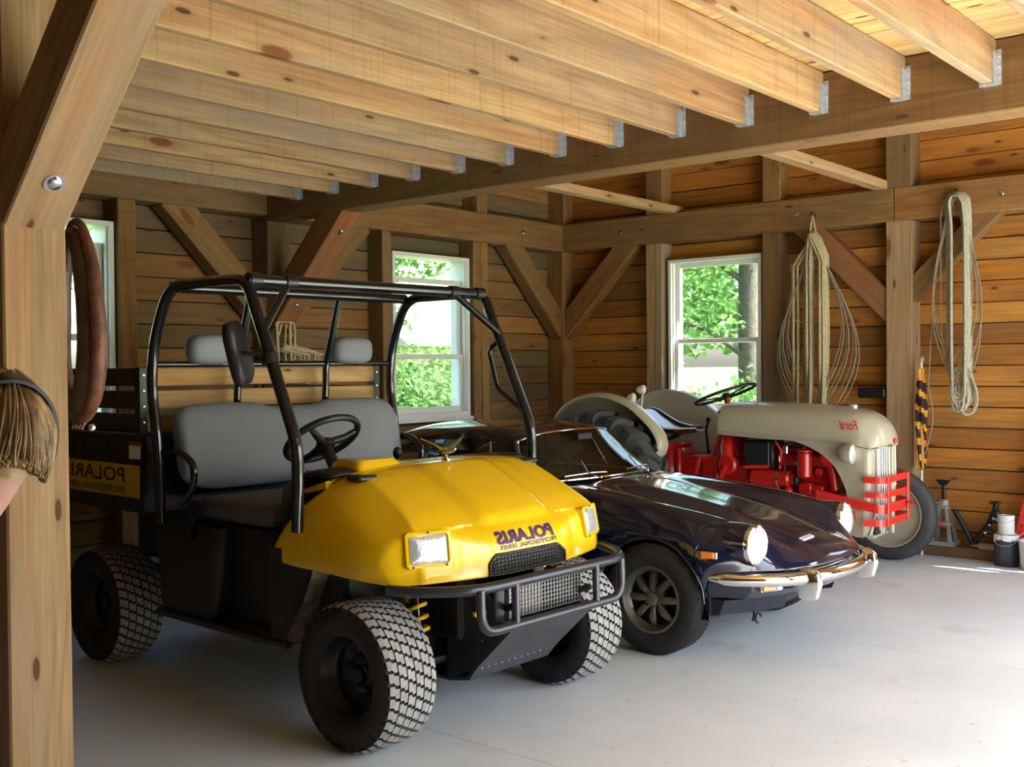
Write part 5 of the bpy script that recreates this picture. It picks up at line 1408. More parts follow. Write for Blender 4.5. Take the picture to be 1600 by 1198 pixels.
# ---- front axle and wheels
fa = MB(); fa.box((-.52, -.045, .40), (.52, .045, .47), .01)
fa.tube([(-.30, .02, .43), (-.12, .8, .42)], .02, 8); fa.tube([(.30, .02, .43), (.12, .8, .42)], .02, 8)
for s in (-1, 1): rcyl(fa, (s * .50, 0, .33), (s * .50, 0, .52), .028, 12); fa.tube([(s * .50, 0, .355), (s * .60, 0, .35)], .022, 10)
fa.tube([(-.45, .12, .42), (-.30, .9, .60)], .012, 8); fa.tube([(.45, .12, .42), (.30, .9, .60)], .012, 8)
fa.build('front_axle', REDT, trac, smooth=40)
def front_wheel(x, flip, steer=0.):
    R, W, r0 = .350, .115, .238; h = W / 2; M = axis_m((0, 0, 0), (-1, 0, 0))
    rim = MB(); rim.lathe([(r0, -h * .9), (r0 + .012, -h * .95), (r0 + .004, -h * .7), (r0 - .018, -h * .45), (r0 - .020, h * .45), (r0 + .004, h * .7), (r0 + .012, h * .95), (r0, h * .95)], 48, M, caps=False)
    rim.lathe([(r0 - .018, -.008), (r0 - .05, -.004), (.16, .012), (.11, .022), (.075, .018), (.07, .045), (.045, .060), (.0005, .062)], 40, M)
    rim.lathe([(r0 - .018, -.013), (.16, .005), (.11, .014), (.05, .010), (.0005, .01)], 40, M)
    w = rim.build('front_wheel', CREAMT, trac, smooth=40)
    ln_ = MB()
    for k in range(6):
        a = 2 * PI * k / 6; ln_.lathe([(.011, .02), (.011, .036), (.0004, .037)], 6, Matrix.Translation((0, .095 * math.cos(a), .095 * math.sin(a))) @ M)
    ln_.build('lug_nuts', CREAMT, w)
    prof = [(r0, -h * .7), (r0 + .02, -h), (r0 + .06, -h * 1.05), (R - .028, -h * .88), (R - .016, -h * .72), (R - .022, -h * .55), (R - .012, -h * .45), (R - .012, -h * .22), (R - .024, -h * .18), (R - .024, -h * .1), (R, -h * .08), (R, h * .08), (R - .024, h * .1), (R - .024, h * .18), (R - .012, h * .22), (R - .012, h * .45), (R - .022, h * .55), (R - .016, h * .72), (R - .028, h * .88), (r0 + .06, h * 1.05), (r0 + .02, h), (r0, h * .7)]
    MB().lathe(prof, 60, M, caps=False).build('tire', GREYLUG, w, smooth=30)
    w.matrix_local = Matrix.Translation((x, 0, R)) @ Matrix.Rotation(steer + (PI if flip else 0), 4, 'Z')
front_wheel(.62, True)      # the near front wheel is off: only its hub shows
hbm = MB(); rcyl(hbm, (-.52, 0, .36), (-.60, 0, .36), .06, 20, .008); hbm.build('wheel_hub', REDT, trac, smooth=40)
# ---- rear wheels with chevron lugs
def rear_wheel(x, flip):
    R, W, r0 = .575, .27, .345; h = W / 2; M = axis_m((0, 0, 0), (-1, 0, 0)); Rc = R - .035
    rim = MB(); rim.lathe([(r0 + .012, -h * .9), (r0 + .02, -h * .98), (r0, -h * .75), (r0 - .03, -h * .3), (r0 - .03, h * .3), (r0, h * .75), (r0 + .02, h * .98), (r0 + .012, h * .95)], 48, M, caps=False)
    rim.lathe([(r0 - .03, .02), (.28, .04), (.20, .01), (.13, .0), (.12, .04), (.07, .055), (.0005, .057)], 40, M); rim.lathe([(r0 - .03, .012), (.28, .03), (.20, .0), (.10, -.01), (.0005, -.01)], 40, M)
    w = rim.build('rear_wheel', CREAMT, trac, smooth=40)
    ln_ = MB()
    for k in range(8):
        a = 2 * PI * k / 8; ln_.lathe([(.014, .0), (.014, .025), (.0004, .026)], 6, Matrix.Translation((0, .16 * math.cos(a), .16 * math.sin(a))) @ M)
    ln_.build('lug_nuts', CREAMT, w)
    prof = [(r0 + .005, -h * .72), (r0 + .02, -h * .98), (r0 + .09, -h * 1.04), (Rc - .05, -h * .95), (Rc - .012, -h * .75), (Rc, -h * .4), (Rc + .004, 0), (Rc, h * .4), (Rc - .012, h * .75), (Rc - .05, h * .95), (r0 + .09, h * 1.04), (r0 + .02, h * .98), (r0 + .005, h * .72)]
    MB().lathe(prof, 64, M, caps=False).build('tire', GREYLUG, w, smooth=40)
    N_ = 19; lg = MB()
    for s in (-1, 1):
        for k in range(N_):
            a0 = 2 * PI * (k + (.5 if s > 0 else 0)) / N_
            rows = []
            for (fx, da, wd, ht) in ((.03, .13, .050, 0), (.35, .075, .050, 0), (.70, .0, .055, -.006), (.97, -.055, .068, -.034), (1.04, -.06, .062, -.075)):
                r_t = R + ht; r_b = Rc - .03 + min(0, ht) * .9; a = a0 + da; hw = wd / 2 / R
                rows.append([V((s * h * fx, r_t * math.cos(a - hw), r_t * math.sin(a - hw))), V((s * h * fx, r_t * math.cos(a + hw), r_t * math.sin(a + hw))),
                             V((s * h * fx * .96, r_b * math.cos(a + hw * 1.5), r_b * math.sin(a + hw * 1.5))), V((s * h * fx * .96, r_b * math.cos(a - hw * 1.5), r_b * math.sin(a - hw * 1.5)))])
            lg.loft(rows, True, True)
    l_ = lg.build('tread', GREYLUG, w); l_['kind'] = 'stuff'
    w.matrix_local = Matrix.Translation((x, 1.78, R)) @ Matrix.Rotation(.3 if not flip else PI, 4, 'Z' if flip else 'X')
rear_wheel(-.655, False); rear_wheel(.655, True)
# ---- fenders: flat inner panel with a rolled crown over the tire
for s in (-1, 1):
    out = [(1.30, .80), (1.265, .90), (1.31, 1.01), (1.42, 1.12), (1.56, 1.215), (1.74, 1.272), (1.92, 1.275), (2.08, 1.225), (2.20, 1.13), (2.26, 1.0), (2.27, .86)]
    oc = spline([V((0, y, z)) for y, z in out], 4)
    rows = []
    for p in oc:
        c = V((0, 1.78, .70)); d = (p - c).normalized()
        rows.append([V((s * .50, *(c + d * .15).yz)), V((s * .50, *(c + (p - c) * .6).yz)), V((s * .50, *(p - d * .03).yz)), V((s * .51, *(p - d * .006).yz)), V((s * .54, *p.yz)), V((s * .585, *(p - d * .002).yz)), V((s * .625, *(p - d * .014).yz)), V((s * .635, *(p - d * .03).yz))])
    fd = grid(MB(), rows).build('fender', CREAMT, trac, smooth=50); solidify(fd, .006)
    MB().tube([V((s * .635, *(p - (p - V((0, 1.78, .70))).normalized() * .03).yz)) for p in oc], .007, 8).build('fender_bead', CREAMT, fd, smooth=60)
# tail / work lamps behind the near fender
for (p, r) in (((-.40, 1.55, 1.30), .038), ((-.43, 1.62, 1.235), .04)):
    lb = MB(); lb.lathe([(.012, -.05), (r * .8, -.03), (r, .0), (r * .95, .012), (r * .5, .022), (.0005, .025)], 20, axis_m(p, (.3, -1, .1))); lo = lb.build('work_lamp', mat('lamp_cream', (.62, .58, .48), .25, 0, coat=.4), trac, smooth=60)
    MB().tube([p, (p[0], p[1] + .02, 1.12)], .01, 8).build('lamp_stem', CREAMT, lo, smooth=50)
# ---- engine and drive line
en = MB()
en.box((-.15, .14, .46), (.15, .78, .74), .02); en.box((-.165, .16, .74), (.165, .74, .84), .015); en.box((-.13, .18, .84), (.13, .72, .89), .015)
en.build('engine_block', REDT, trac)
for k in range(4): MB().lathe([(.014, 0), (.014, .012), (.0004, .013)], 6, axis_m((-.166, .22 + .15 * k, .79), (-1, 0, 0))).build('head_bolt', REDT, trac)
hose = MB(); hose.tube(spline([(-.05, -.10, .86), (-.10, .02, .90), (-.10, .16, .88), (-.05, .28, .90)], 5), .028, 10); hose.build('radiator_hose', LEATHER, trac, smooth=60)
def part(name, m_, f, smooth=40): mb = MB(); f(mb); return mb.build(name, m_, trac, smooth=smooth)
part('oil_filter', REDT, lambda b: (rcyl(b, (-.235, .33, .68), (-.235, .33, .86), .052, 20, .01), rcyl(b, (-.235, .33, .86), (-.235, .33, .875), .056, 20, .004), rcyl(b, (-.235, .33, .875), (-.235, .33, .90), .012, 8)))
part('distributor', REDT, lambda b: (rcyl(b, (-.18, .16, .82), (-.26, .16, .82), .055, 20, .012), b.tube([(-.20, .16, .80), (-.21, .13, .70), (-.20, .12, .60)], .03, 10)))
part('generator', REDT, lambda b: (rcyl(b, (-.215, .44, .66), (-.215, .74, .66), .062, 20, .012), rcyl(b, (-.215, .40, .66), (-.215, .44, .66), .04, 16)))
part('generator_pulley', BLACKST, lambda b: rcyl(b, (-.215, .375, .66), (-.215, .40, .66), .05, 20, .004))
part('starter', REDT, lambda b: (rcyl(b, (-.19, .80, .62), (-.19, .52, .60), .05, 18, .012), rcyl(b, (-.20, .80, .735), (-.20, .60, .735), .022, 12)))
part('carburettor', REDT, lambda b: (b.box((-.24, .28, .56), (-.16, .38, .64), .012), rcyl(b, (-.20, .20, .60), (-.20, .28, .60), .03, 14), ball(b, (-.22, .46, .57), .04, 14, 8)))
part('fan', BLACKST, lambda b: [b.box((-.012, -.02, .0), (.012, -.012, .17), .002, Matrix.Translation((0, .06, .74)) @ Matrix.Rotation(k * PI / 2 + .4, 4, 'Y')) for k in range(4)])
part('fan_shroud', LEATHER, lambda b: b.lathe([(.20, 0), (.215, .06)], 28, axis_m((0, -.08, .72), (0, 1, 0)), caps=False))
part('battery_box', BLACKPL, lambda b: b.box((-.235, .565, .725), (-.02, .80, .925), .012))
MB().box((-.2355, .60, .735), (-.2345, .605, .92)).build('battery_edge', GALV, trac)
part('spark_lead', REDB, lambda b: (b.tube(spline([(-.235, .55, .93), (-.25, .50, .86), (-.235, .51, .78), (-.22, .53, .74)], 5), .008, 8), b.tube([(-.24, .60, .745), (-.24, .75, .735), (-.235, .80, .73)], .014, 8)))
part('fuel_line', CHROME, lambda b: (b.tube(spline([(-.25, .47, .78), (-.255, .46, .70), (-.24, .46, .64)], 4), .006, 8), b.tube(spline([(-.24, .33, .90), (-.20, .40, .93), (-.18, .52, .92)], 4), .004, 6)))
part('fuel_bowl', CHROME, lambda b: (rcyl(b, (-.23, .47, .84), (-.23, .47, .90), .022, 14, .006), b.tube([(-.22, .40, .905), (-.22, .22, .90)], .006, 6)))
part('oil_pan', REDT, lambda b: (b.box((-.15, .14, .33), (.15, .80, .47), .03),))
part('bell_housing', REDT, lambda b: (b.loft([[V((.21 * math.cos(a), .78, .62 + .22 * math.sin(a))) for a in [2 * PI * k / 24 for k in range(24)]], [V((.20 * math.cos(a), 1.06, .62 + .20 * math.sin(a))) for a in [2 * PI * k / 24 for k in range(24)]]], True, True), b.box((-.205, .98, .48), (.205, 1.16, .80), .02)))
part('gearbox', REDT, lambda b: (b.box((-.18, 1.05, .42), (.18, 1.50, .775), .03), b.box((-.215, 1.02, .45), (-.17, 1.06, .80), .01), b.box((-.205, 1.34, .45), (-.17, 1.38, .84), .01)))
part('rear_housing', REDT, lambda b: (b.box((-.21, 1.38, .42), (.21, 2.05, .84), .05), b.box((-.19, 1.42, .84), (.19, 1.98, .875), .02)))
for k in range(5): MB().lathe([(.013, 0), (.013, .012), (.0004, .013)], 6, axis_m((-.21, 1.42 + .07 * k, .80), (-1, 0, 0))).build('housing_bolt', REDT, trac)
part('rear_axle', REDT, lambda b: (b.lathe([(.12, 0), (.11, .12), (.075, .30), (.075, .46)], 24, axis_m((-.19, 1.78, .575), (-1, 0, 0))), b.lathe([(.12, 0), (.11, .12), (.075, .30), (.075, .46)], 24, axis_m((.19, 1.78, .575), (1, 0, 0)))))
part('steering_box', REDT, lambda b: (b.loft([rrect_ring(-.14, .14, .86, 1.14, .80, .05), rrect_ring(-.11, .11, .90, 1.10, .93, .04), rrect_ring(-.06, .06, .95, 1.06, 1.02, .03)], True, True), b.tube([(-.20, .93, .70), (-.20, .95, .86), (-.13, .97, .93)], .05, 12), rcyl(b, (-.17, .93, .74), (-.255, .93, .74), .075, 20, .015)))
part('drag_arm', REDT, lambda b: (b.tube([(-.255, .93, .74), (-.27, .99, .60), (-.27, 1.02, .52)], .02, 8), b.tube([(-.27, 1.02, .52), (-.30, .60, .47), (-.42, .10, .42)], .013, 8)))
part('brake_pedal', REDT, lambda b: (b.tube([(-.26, 1.30, .56), (-.30, 1.16, .66), (-.30, 1.12, .80)], .014, 8), b.box((-.36, 1.07, .795), (-.24, 1.16, .812), .004)))
part('step_plate', REDT, lambda b: b.box((-.40, 1.12, .44), (-.22, 1.42, .46), .006))
part('gear_stick', BLACKST, lambda b: (b.tube([(0, 1.20, .80), (0, 1.22, .98), (.0, 1.20, 1.05)], .010, 8), ball(b, (0, 1.20, 1.06), .02, 12, 7)))
part('throttle_rod', REDT, lambda b: (b.tube([(-.12, 1.0, 1.0), (-.14, 1.04, 1.12)], .006, 6), ball(b, (-.14, 1.04, 1.125), .014, 10, 6)))
# steering wheel on its column
Mw = axis_m((0, 1.055, 1.258), (0, .34, .94)); sw = MB(); Rw = .236
sw.tube([Mw @ V((Rw * math.cos(2 * PI * i / 44), Rw * math.sin(2 * PI * i / 44), 0)) for i in range(44)], .0125, 10, closed=True)
two = sw.build('steering_wheel', BLACKPL, trac, smooth=60)
sp = MB()
for a in (20, 140, 260): sp.tube([Mw @ V((0, 0, -.02)), Mw @ V((Rw * math.cos(math.radians(a)), Rw * math.sin(math.radians(a)), 0))], .007, 8)
sp.lathe([(.035, -.03), (.03, .0), (.012, .012), (.0004, .013)], 16, Mw); sp.build('spokes', BLACKPL, two, smooth=50)
cl = MB(); cl.tube([Mw @ V((0, 0, -.03)), (0, .99, 1.0)], .024, 10); cl.build('steering_column', REDT, two, smooth=50)
# pan seat on a spring strap
sr = []
for (y, z, w, dip) in ((1.26, .985, .10, .01), (1.33, .985, .19, .035), (1.45, .985, .225, .05), (1.57, 1.01, .225, .05), (1.66, 1.06, .20, .035), (1.73, 1.115, .15, .015), (1.76, 1.13, .08, .0)):
    sr.append([V((w * f, y, z - dip * (1 - f * f) + (.012 if abs(f) == 1 else 0))) for f in (-1, -.8, -.4, 0, .4, .8, 1)])
G = patch_pts(sr, 3, 3); se = grid(MB(), G).build('seat', BLACKGL, trac, smooth=60); solidify(se, .006)
rim_ = [r[0] for r in G] + G[-1][1:-1] + [r[-1] for r in G[::-1]] + G[0][::-1][1:-1]
MB().tube(rim_, .006, 6, closed=True).build('seat_edge', mat('pale_edge', (.6, .6, .58), .3), se, smooth=60)
MB().tube([(0, 1.45, .94), (0, 1.55, .90), (0, 1.75, .88)], .018, 8).build('seat_spring', BLACKST, trac, smooth=50)

# small engine fittings that show in the side opening
part('ignition_lead', BLACKPL, lambda b: [b.tube(spline([(-.235, .15 + .02 * k, .86), (-.22, .22 + .06 * k, .92), (-.15, .24 + .13 * k, .885)], 5), .005, 6) for k in range(4)])
part('water_outlet', REDT, lambda b: (rcyl(b, (-.06, .14, .86), (-.06, .06, .90), .035, 14, .006), rcyl(b, (-.17, .24, .72), (-.21, .24, .72), .03, 14, .006)))
part('manifold', REDT, lambda b: (b.tube([(-.17, .24, .56), (-.20, .40, .54), (-.20, .62, .54), (-.18, .74, .50)], .032, 10), rcyl(b, (-.165, .36, .76), (-.20, .36, .76), .028, 12, .005)))
part('dipstick', CHROME, lambda b: b.tube([(-.17, .54, .72), (-.18, .545, .83), (-.19, .53, .845)], .004, 6))
part('fan_belt', BLACKPL, lambda b: b.tube([(-.215, .388, .71), (-.10, .12, .80), (-.02, .10, .74), (-.06, .10, .62), (-.215, .388, .61)], .007, 6, closed=True))
part('hose_clamp', CHROME, lambda b: (b.lathe([(.030, 0), (.030, .012)], 16, axis_m((-.10, .03, .90), (0, 1, 0)), caps=False), b.lathe([(.064, 0), (.064, .012)], 18, axis_m((-.215, .52, .66), (0, 1, 0)), caps=False)))
# ================================================================== things hung on and standing along the walls
ROPE = mat('cream_rope', (.52, .43, .27), .85, var=.35, vscale=60, bump=.6, bscale=160)
ROPE2 = mat('pale_green_fleck_rope', (.46, .43, .33), .85, var=.45, vscale=90, bump=.6, bscale=160)
TWINE = mat('grey_cord', (.30, .25, .17), .85, var=.2, vscale=40)
IRON = mat('dark_iron', (.03, .03, .03), .5, .7)
def hang_loop(mb, ax, top, width, drop, r, rnd, lean=0., depth=.0, bulge=.5, n=32):
    """one turn of a coil hanging over a peg: narrow at the peg, widest at 'bulge' of the drop"""
    pts = []
    jx = rnd.uniform(-.012, .012)
    for k in range(n):
        t = 2 * PI * k / n; c = math.cos(t); s_ = math.sin(t)     # c = 1 at the top
        f = (1 - c) / 2
        w = width * (1 if s_ > 0 else -1) * (abs(s_) ** .8 * (.55 + .9 * math.sin(PI * min(1, f ** (.8 / bulge)))) if width > .09 else min(1, abs(s_) * 2.6) ** .7)
        a = w + lean * min(1, f * 7) + jx * f
        d = depth + .012 * math.sin(3 * t + jx * 90) * f
        pts.append((a, d, top - drop * f + rnd.uniform(-.002, .002)))
    return [V(p) for p in pts]
def coil_thing(name, base, to_world, spec, seed, label, material, extra=None):
    root = tag(empty(name, base), label, 'rope', 'rope coils hung on the walls')
    rnd = random.Random(seed)
    mb = MB(); thin = MB()
    for (top, width, drop, r, lean, depth, bulge, is_thin) in spec:
        P = [to_world(p) - V(base) for p in hang_loop(mb, None, top, width, drop, r, rnd, lean, depth, bulge)]
        (thin if is_thin else mb).tube(P, r, 6, closed=True)
    mb.build('strands', material, root, smooth=70)
    if thin.v: thin.build('cords', TWINE, root, smooth=70)
    return root
rn = random.Random(4)
def onR(y0, xw): return lambda p: V((xw - p.y, y0 - p.x, p.z))
# long coil on the right wall by the window
spec = []
for k in range(3): spec.append((2.56 - .008 * k, .034 - .010 * k, 1.44 + rn.uniform(-.05, .05), .0125, -.030 + .006 * k, .025 + .022 * k, .5, False))
for k in range(4): spec.append((2.565 - .008 * k, .040 - .009 * k, 1.46 + rn.uniform(-.06, .05), .0125, .088 + .004 * k, .02 + .02 * k, .5, False))
spec.append((2.50, .018, 1.40, .0115, -.145, .04, .5, False))
for k in range(7): spec.append((2.50 - .02 * k, .15 + .016 * k, 1.28 + .03 * k, .0055 if k % 2 else .0045, .025 + .003 * k, .035 + .01 * (k % 2), .62, True))
spec.append((2.38, .07, .55, .010, -.11, .03, .6, False))
ropeA = coil_thing('rope_coil', (8.40, 3.815, 2.70), onR(3.815, 8.42), spec, 1, 'thick cream rope coil hanging beside the right-wall window, behind the tractor hood', ROPE)
ta = MB(); ta.tube([V(p) - V((8.40, 3.815, 2.70)) for p in ((8.40, 3.835, 2.54), (8.395, 3.83, 2.62), (8.40, 3.815, 2.705), (8.395, 3.80, 2.62), (8.40, 3.785, 2.54))], .008, 7); ta.tube([V((-.01, .04 - .02 * k, -.155 + .004 * (k % 2))) for k in range(5)], .012, 7); ta.build('tie_loop', ROPE, ropeA, smooth=70)
# second coil, nearer the doors
spec = []
for k in range(4): spec.append((2.765 - .008 * k, .085 - .012 * k, 1.40 + .05 * k, .0115, .010 + .004 * k, .02 + .018 * k, .5, False))
for k in range(3): spec.append((2.765 - .008 * k, .070 - .012 * k, 1.60 + .015 * k, .0105, .03 - .006 * k, .03 + .018 * k, .5, False))
for k in range(4): spec.append((2.74 - .01 * k, .085 + .014 * k, 1.15 + .09 * k, .0045, -.03 + .01 * k, .04, .6, True))
ropeB = coil_thing('rope_coil', (8.40, 2.669, 2.77), onR(2.669, 8.42), spec, 2, 'pale rope coil with tangled lower loops hanging right of the wall post', ROPE2)
tb = MB(); B0 = V((8.40, 2.669, 2.77))
for k in range(5):
    rr_ = random.Random(30 + k); c = V((8.37, 2.62 + rr_.uniform(-.04, .04), 1.28 + rr_.uniform(-.06, .1))); w_ = rr_.uniform(.05, .09); h_ = rr_.uniform(.08, .17)
    tb.tube([c - B0 + V((.02 * math.sin(2 * t), w_ * math.cos(t), h_ * math.sin(t))) for t in [2 * PI * i / 24 for i in range(24)]], .0085, 6, closed=True)
tb.build('tangle', ROPE2, ropeB, smooth=70)
tc_ = MB(); tc_.tube([V(p) - B0 for p in spline([(8.40, 2.75, 2.62), (8.40, 2.84, 2.0), (8.40, 2.875, 1.45), (8.40, 2.88, 1.30), (8.40, 2.85, 1.05), (8.40, 2.91, .78)], 6)], .005, 6); tc_.tube([V(p) - B0 for p in spline([(8.40, 2.58, 2.55), (8.40, 2.50, 1.9), (8.395, 2.52, 1.55), (8.38, 2.60, 1.35), (8.38, 2.75, 1.30)], 6)], .005, 6); tc_.build('loose_end', TWINE, ropeB, smooth=70)
# coil on the back post, behind the yellow vehicle's seats
spec = []
for k in range(5): spec.append((1.86 - .01 * k, .045 + .012 * k, .36 + .02 * k, .0095, -.02 + .01 * k, .03 + .02 * (k % 2), .5, False))
for k in range(5): spec.append((1.66 - .01 * k, .04 + .012 * k, .24 + .02 * k, .0095, .20 + .03 * k, .03 + .02 * (k % 2), .5, False))
ropeC = coil_thing('rope_coil', (4.99, 6.38, 1.98), lambda p: V((4.99 + p.x, 6.40 - p.y, p.z)), spec, 3, 'short rope coil hanging on the back post between the headrests', ROPE)
MB().tube([V((0, .01, 0)), V((-.012, 0, -.06)), V((0, 0, -.13))], .009, 7).build('tie_loop', ROPE, ropeC, smooth=70)
# pegs the coils hang from
for (p, d) in (((8.45, 3.815, 2.70), (-1, 0, .25)), ((8.45, 2.669, 2.765), (-1, 0, .25)), ((4.99, 6.43, 1.985), (0, -1, .25))):
    n_ = MB(); cyl(n_, V(p) - V(d).normalized() * .02, V(p) + V(d).normalized() * .085, .006, 8)
    bolt_o = n_.build('nail', IRON, wall_r if p[0] > 8 else wall_l, smooth=50)
# ---- horse collar on the free-standing post
LEA = mat('worn_brown_leather', (.070, .040, .026), .45, var=.6, vscale=11, bump=.5, bscale=35)
LEA2 = mat('orange_worn_leather', (.145, .055, .027), .55, var=.7, vscale=14, bump=.5, bscale=40)
cc = V((1.702, 3.205, 1.648)); hd_ = V((.196, .98, 0)).normalized(); hn = V((.98, -.196, 0)).normalized()
collar = tag(empty('horse_collar', cc), 'worn brown leather horse collar hanging on the side of the timber post', 'horse collar')
def collar_sweep(rad, nor, off=0., noff=0., t0=0, t1=2 * PI, n=44):
    rows = []
    for k in range(n + (0 if t1 - t0 > 6.28 else 1)):
        t = t0 + (t1 - t0) * k / n
        z = .262 * math.cos(t); w = .150 * math.sin(t) * (1 - .28 * math.cos(t))
        cen = hd_ * w + V((0, 0, z)); out = (hd_ * math.sin(t) * 1.2 + V((0, 0, math.cos(t)))).normalized()
        fat = 1.0 - .35 * max(0, math.cos(t)) + .1 * math.sin(5 * t) * .3
        c_ = cen + out * off + hn * noff
        rows.append([c_ + out * (rad * fat * math.cos(a)) + hn * (nor * fat * math.sin(a)) for a in [2 * PI * i / 12 for i in range(12)]])
    return rows
rows = collar_sweep(.046, .036); rows.append(rows[0])
MB().loft(rows, True, False).build('pad', LEA, collar, smooth=60)
rows = collar_sweep(.018, .022, .046, .012); rows.append(rows[0]); MB().loft(rows, True, False).build('rim_roll', LEA2, collar, smooth=60)
rows = collar_sweep(.044, .016, .006, .030, -2.6, -.5); MB().loft(rows, True, True).build('facing', LEA2, collar, smooth=60)
st_ = MB()
for k in range(4): 
    q = V((0, 0, -.30)) + hd_ * (-.06 + .03 * k); st_.tube([q + V((0, 0, .03)), q + hn * .02 + V((0, 0, 0)), q + V((0, 0, -.035))], .006, 6)
st_.build('lacing', LEA2, collar, smooth=60)
MB().lathe([(.010, 0), (.011, .005), (.006, .009), (.0005, .01)], 14, axis_m(V((0, 0, -.325)) - hd_ * .16, (-hd_.x, -hd_.y, 0))).build('buckle', BOLT, collar, smooth=50)
pg = MB(); cyl(pg, (1.575, 3.15, 1.905), (1.73, 3.23, 1.915), .009, 10); po = pg.build('peg', IRON, post, smooth=50); po.matrix_local = Matrix.Translation((-1.493, -3.115, 0))
# ---- rolled flag on a white pole, leaning by the wall post
ORG = mat('orange_cloth', (.72, .33, .04), .8, bump=.3, bscale=60); BLK = mat('dark_cloth', (.035, .015, .02), .85, bump=.3, bscale=60); WPOLE = mat('white_pole', (.74, .70, .60), .4)
fp = tag(empty('flag_pole', (8.425, 2.945, 0)), 'white pole with a rolled orange and dark striped flag, leaning by the wall post', 'flag')
MB().tube([(0, 0, .0), (-.004, -.002, 1.50)], .011, 10).build('pole', WPOLE, fp, smooth=60)
kb = MB(); kb.lathe([(.012, 0), (.02, .006), (.022, .03), (.014, .045), (.0005, .047)], 14, Matrix.Translation((-.004, -.002, 1.49))); kb.build('knob', mat('pole_knob', (.40, .33, .26), .4), fp, smooth=60)
fl_ = MB(); n = 16; rings_ = 44
for i in range(rings_):
    for j in range(n):
        def fpnt(ii, jj):
            t = ii / rings_; z = .66 + .78 * t; a = 2 * PI * jj / n; r_ = (.030 + .010 * math.sin(4 * a + 10 * t)) * (.75 + .5 * math.sin(PI * min(1, t * 1.1)) ** .5)
            return V((-.003 + r_ * math.cos(a), r_ * math.sin(a), z))
        fl_.cur = 0 if ((j / n * 1.0 + i / 7.0) % 1.0) < .36 or i > 38 else 1
        fl_.add([fpnt(i, j), fpnt(i, j + 1), fpnt(i + 1, j + 1), fpnt(i + 1, j)], [(0, 1, 2, 3)])
fl_.build('rolled_cloth', [ORG, BLK], fp)
tl = MB()
for k in range(3): tl.loft([[V((-.03, -.03 + .02 * k, z_)), V((-.036, -.01 + .02 * k - (.95 - z_) * .02, z_)), V((-.034, -.012 + .02 * k, z_))] for z_ in (1.0, .86, .74, .665)], True, True)
tl.build('loose_fold', ORG, fp)
# ---- jack stand on the sill
GREYP = mat('grey_cast_paint', (.34, .33, .28), .55, .2, var=.2, vscale=20)
js = tag(empty('jack_stand', (8.535, 2.815, .081)), 'grey metal jack stand with a black saddle on the wall sill', 'jack stand')
jb = MB(); b0, b1, hh = .093, .030, .31
for (sx, sy) in ((-1, -1), (-1, 1), (1, -1), (1, 1)):
    jb.loft([[V((sx * (b0 - a), sy * (b0 - b_), 0)) for a, b_ in ((0, 0), (.028, 0), (.028, .028), (0, .028))], [V((sx * (b1 - a * .6), sy * (b1 - b_ * .6), hh)) for a, b_ in ((0, 0), (.028, 0), (.028, .028), (0, .028))]], True, True)
for (z, w) in ((.0, b0), (.012, b0 - .002), (.155, .062), (.275, .037)):
    for s in (-1, 1):
        jb.box((-w, s * w - .004, z), (w, s * w + .004, z + .022), .002); jb.box((s * w - .004, -w, z), (s * w + .004, w, z + .022), .002)
jb.build('base', GREYP, js)
jr = MB(); rcyl(jr, (0, 0, .295), (0, 0, .35), .036, 18, .006); jr.tube([(-.03, -.01, .33), (-.04, .03, .325), (-.035, .12, .305)], .006, 8); jr.build('ratchet_head', GREYP, js, smooth=40)
jp = MB(); jp.box((-.013, -.013, .33), (.013, .013, .47), .003); jp.loft([[V((-.02, -.02, .46)), V((.02, -.02, .46)), V((.02, .02, .46)), V((-.02, .02, .46))], [V((-.022, -.052, .50)), V((.022, -.052, .50)), V((.022, .052, .50)), V((-.022, .052, .50))]], True, True); jp.build('saddle', BLACKST, js)
MB().box((-.088, -.03, .15), (-.085, .03, .165)).build('label', REDB, js)
# ---- black tow bar propped on the sill
tw = tag(empty('tow_bar', (8.53, 2.56, .081)), 'black steel tow bar bent in a V, propped against the wall', 'tow bar')
t1 = MB(); t1.tube([(-.01, .17, .28), (-.02, .03, .03)], .020, 10); t1.tube([(-.02, .03, .03), (-.01, -.08, .18), (-.02, -.13, .30), (-.02, -.14, .35)], .022, 10); t1.tube([(-.01, -.07, .16), (-.01, -.20, .10), (-.0, -.24, .09)], .012, 8); t1.build('arm', BLACKST, tw, smooth=50)
t2 = MB(); t2.box((-.04, -.17, .34), (.02, -.09, .365), .008); t2.box((-.045, -.16, .20), (.01, -.11, .30), .008); t2.build('clamp', BLACKST, tw)
for (y, z) in ((-.10, .19), (-.07, .13), (-.155, .235), (-.13, .24)): MB().lathe([(.011, 0), (.011, .01), (.0005, .011)], 8, axis_m((-.048, y, z), (-1, 0, 0))).build('bolt', BOLT, tw)
# ---- caulk tube lying on the sill
ct = tag(empty('caulk_tube', (8.472, 2.47, .105)), 'beige caulking tube with a grey tip lying on the sill', 'tube')
c1 = MB(); rcyl(c1, (-.02, -.08, 0), (.0, .06, 0), .024, 18, .003); c1.build('cartridge', mat('beige_card', (.42, .30, .22), .6), ct, smooth=40)
c2 = MB(); c2.lathe([(.012, 0), (.006, .03), (.003, .06)], 12, axis_m((.0, .06, 0), (.14, .98, 0))); c2.build('nozzle', GALV, ct, smooth=40)
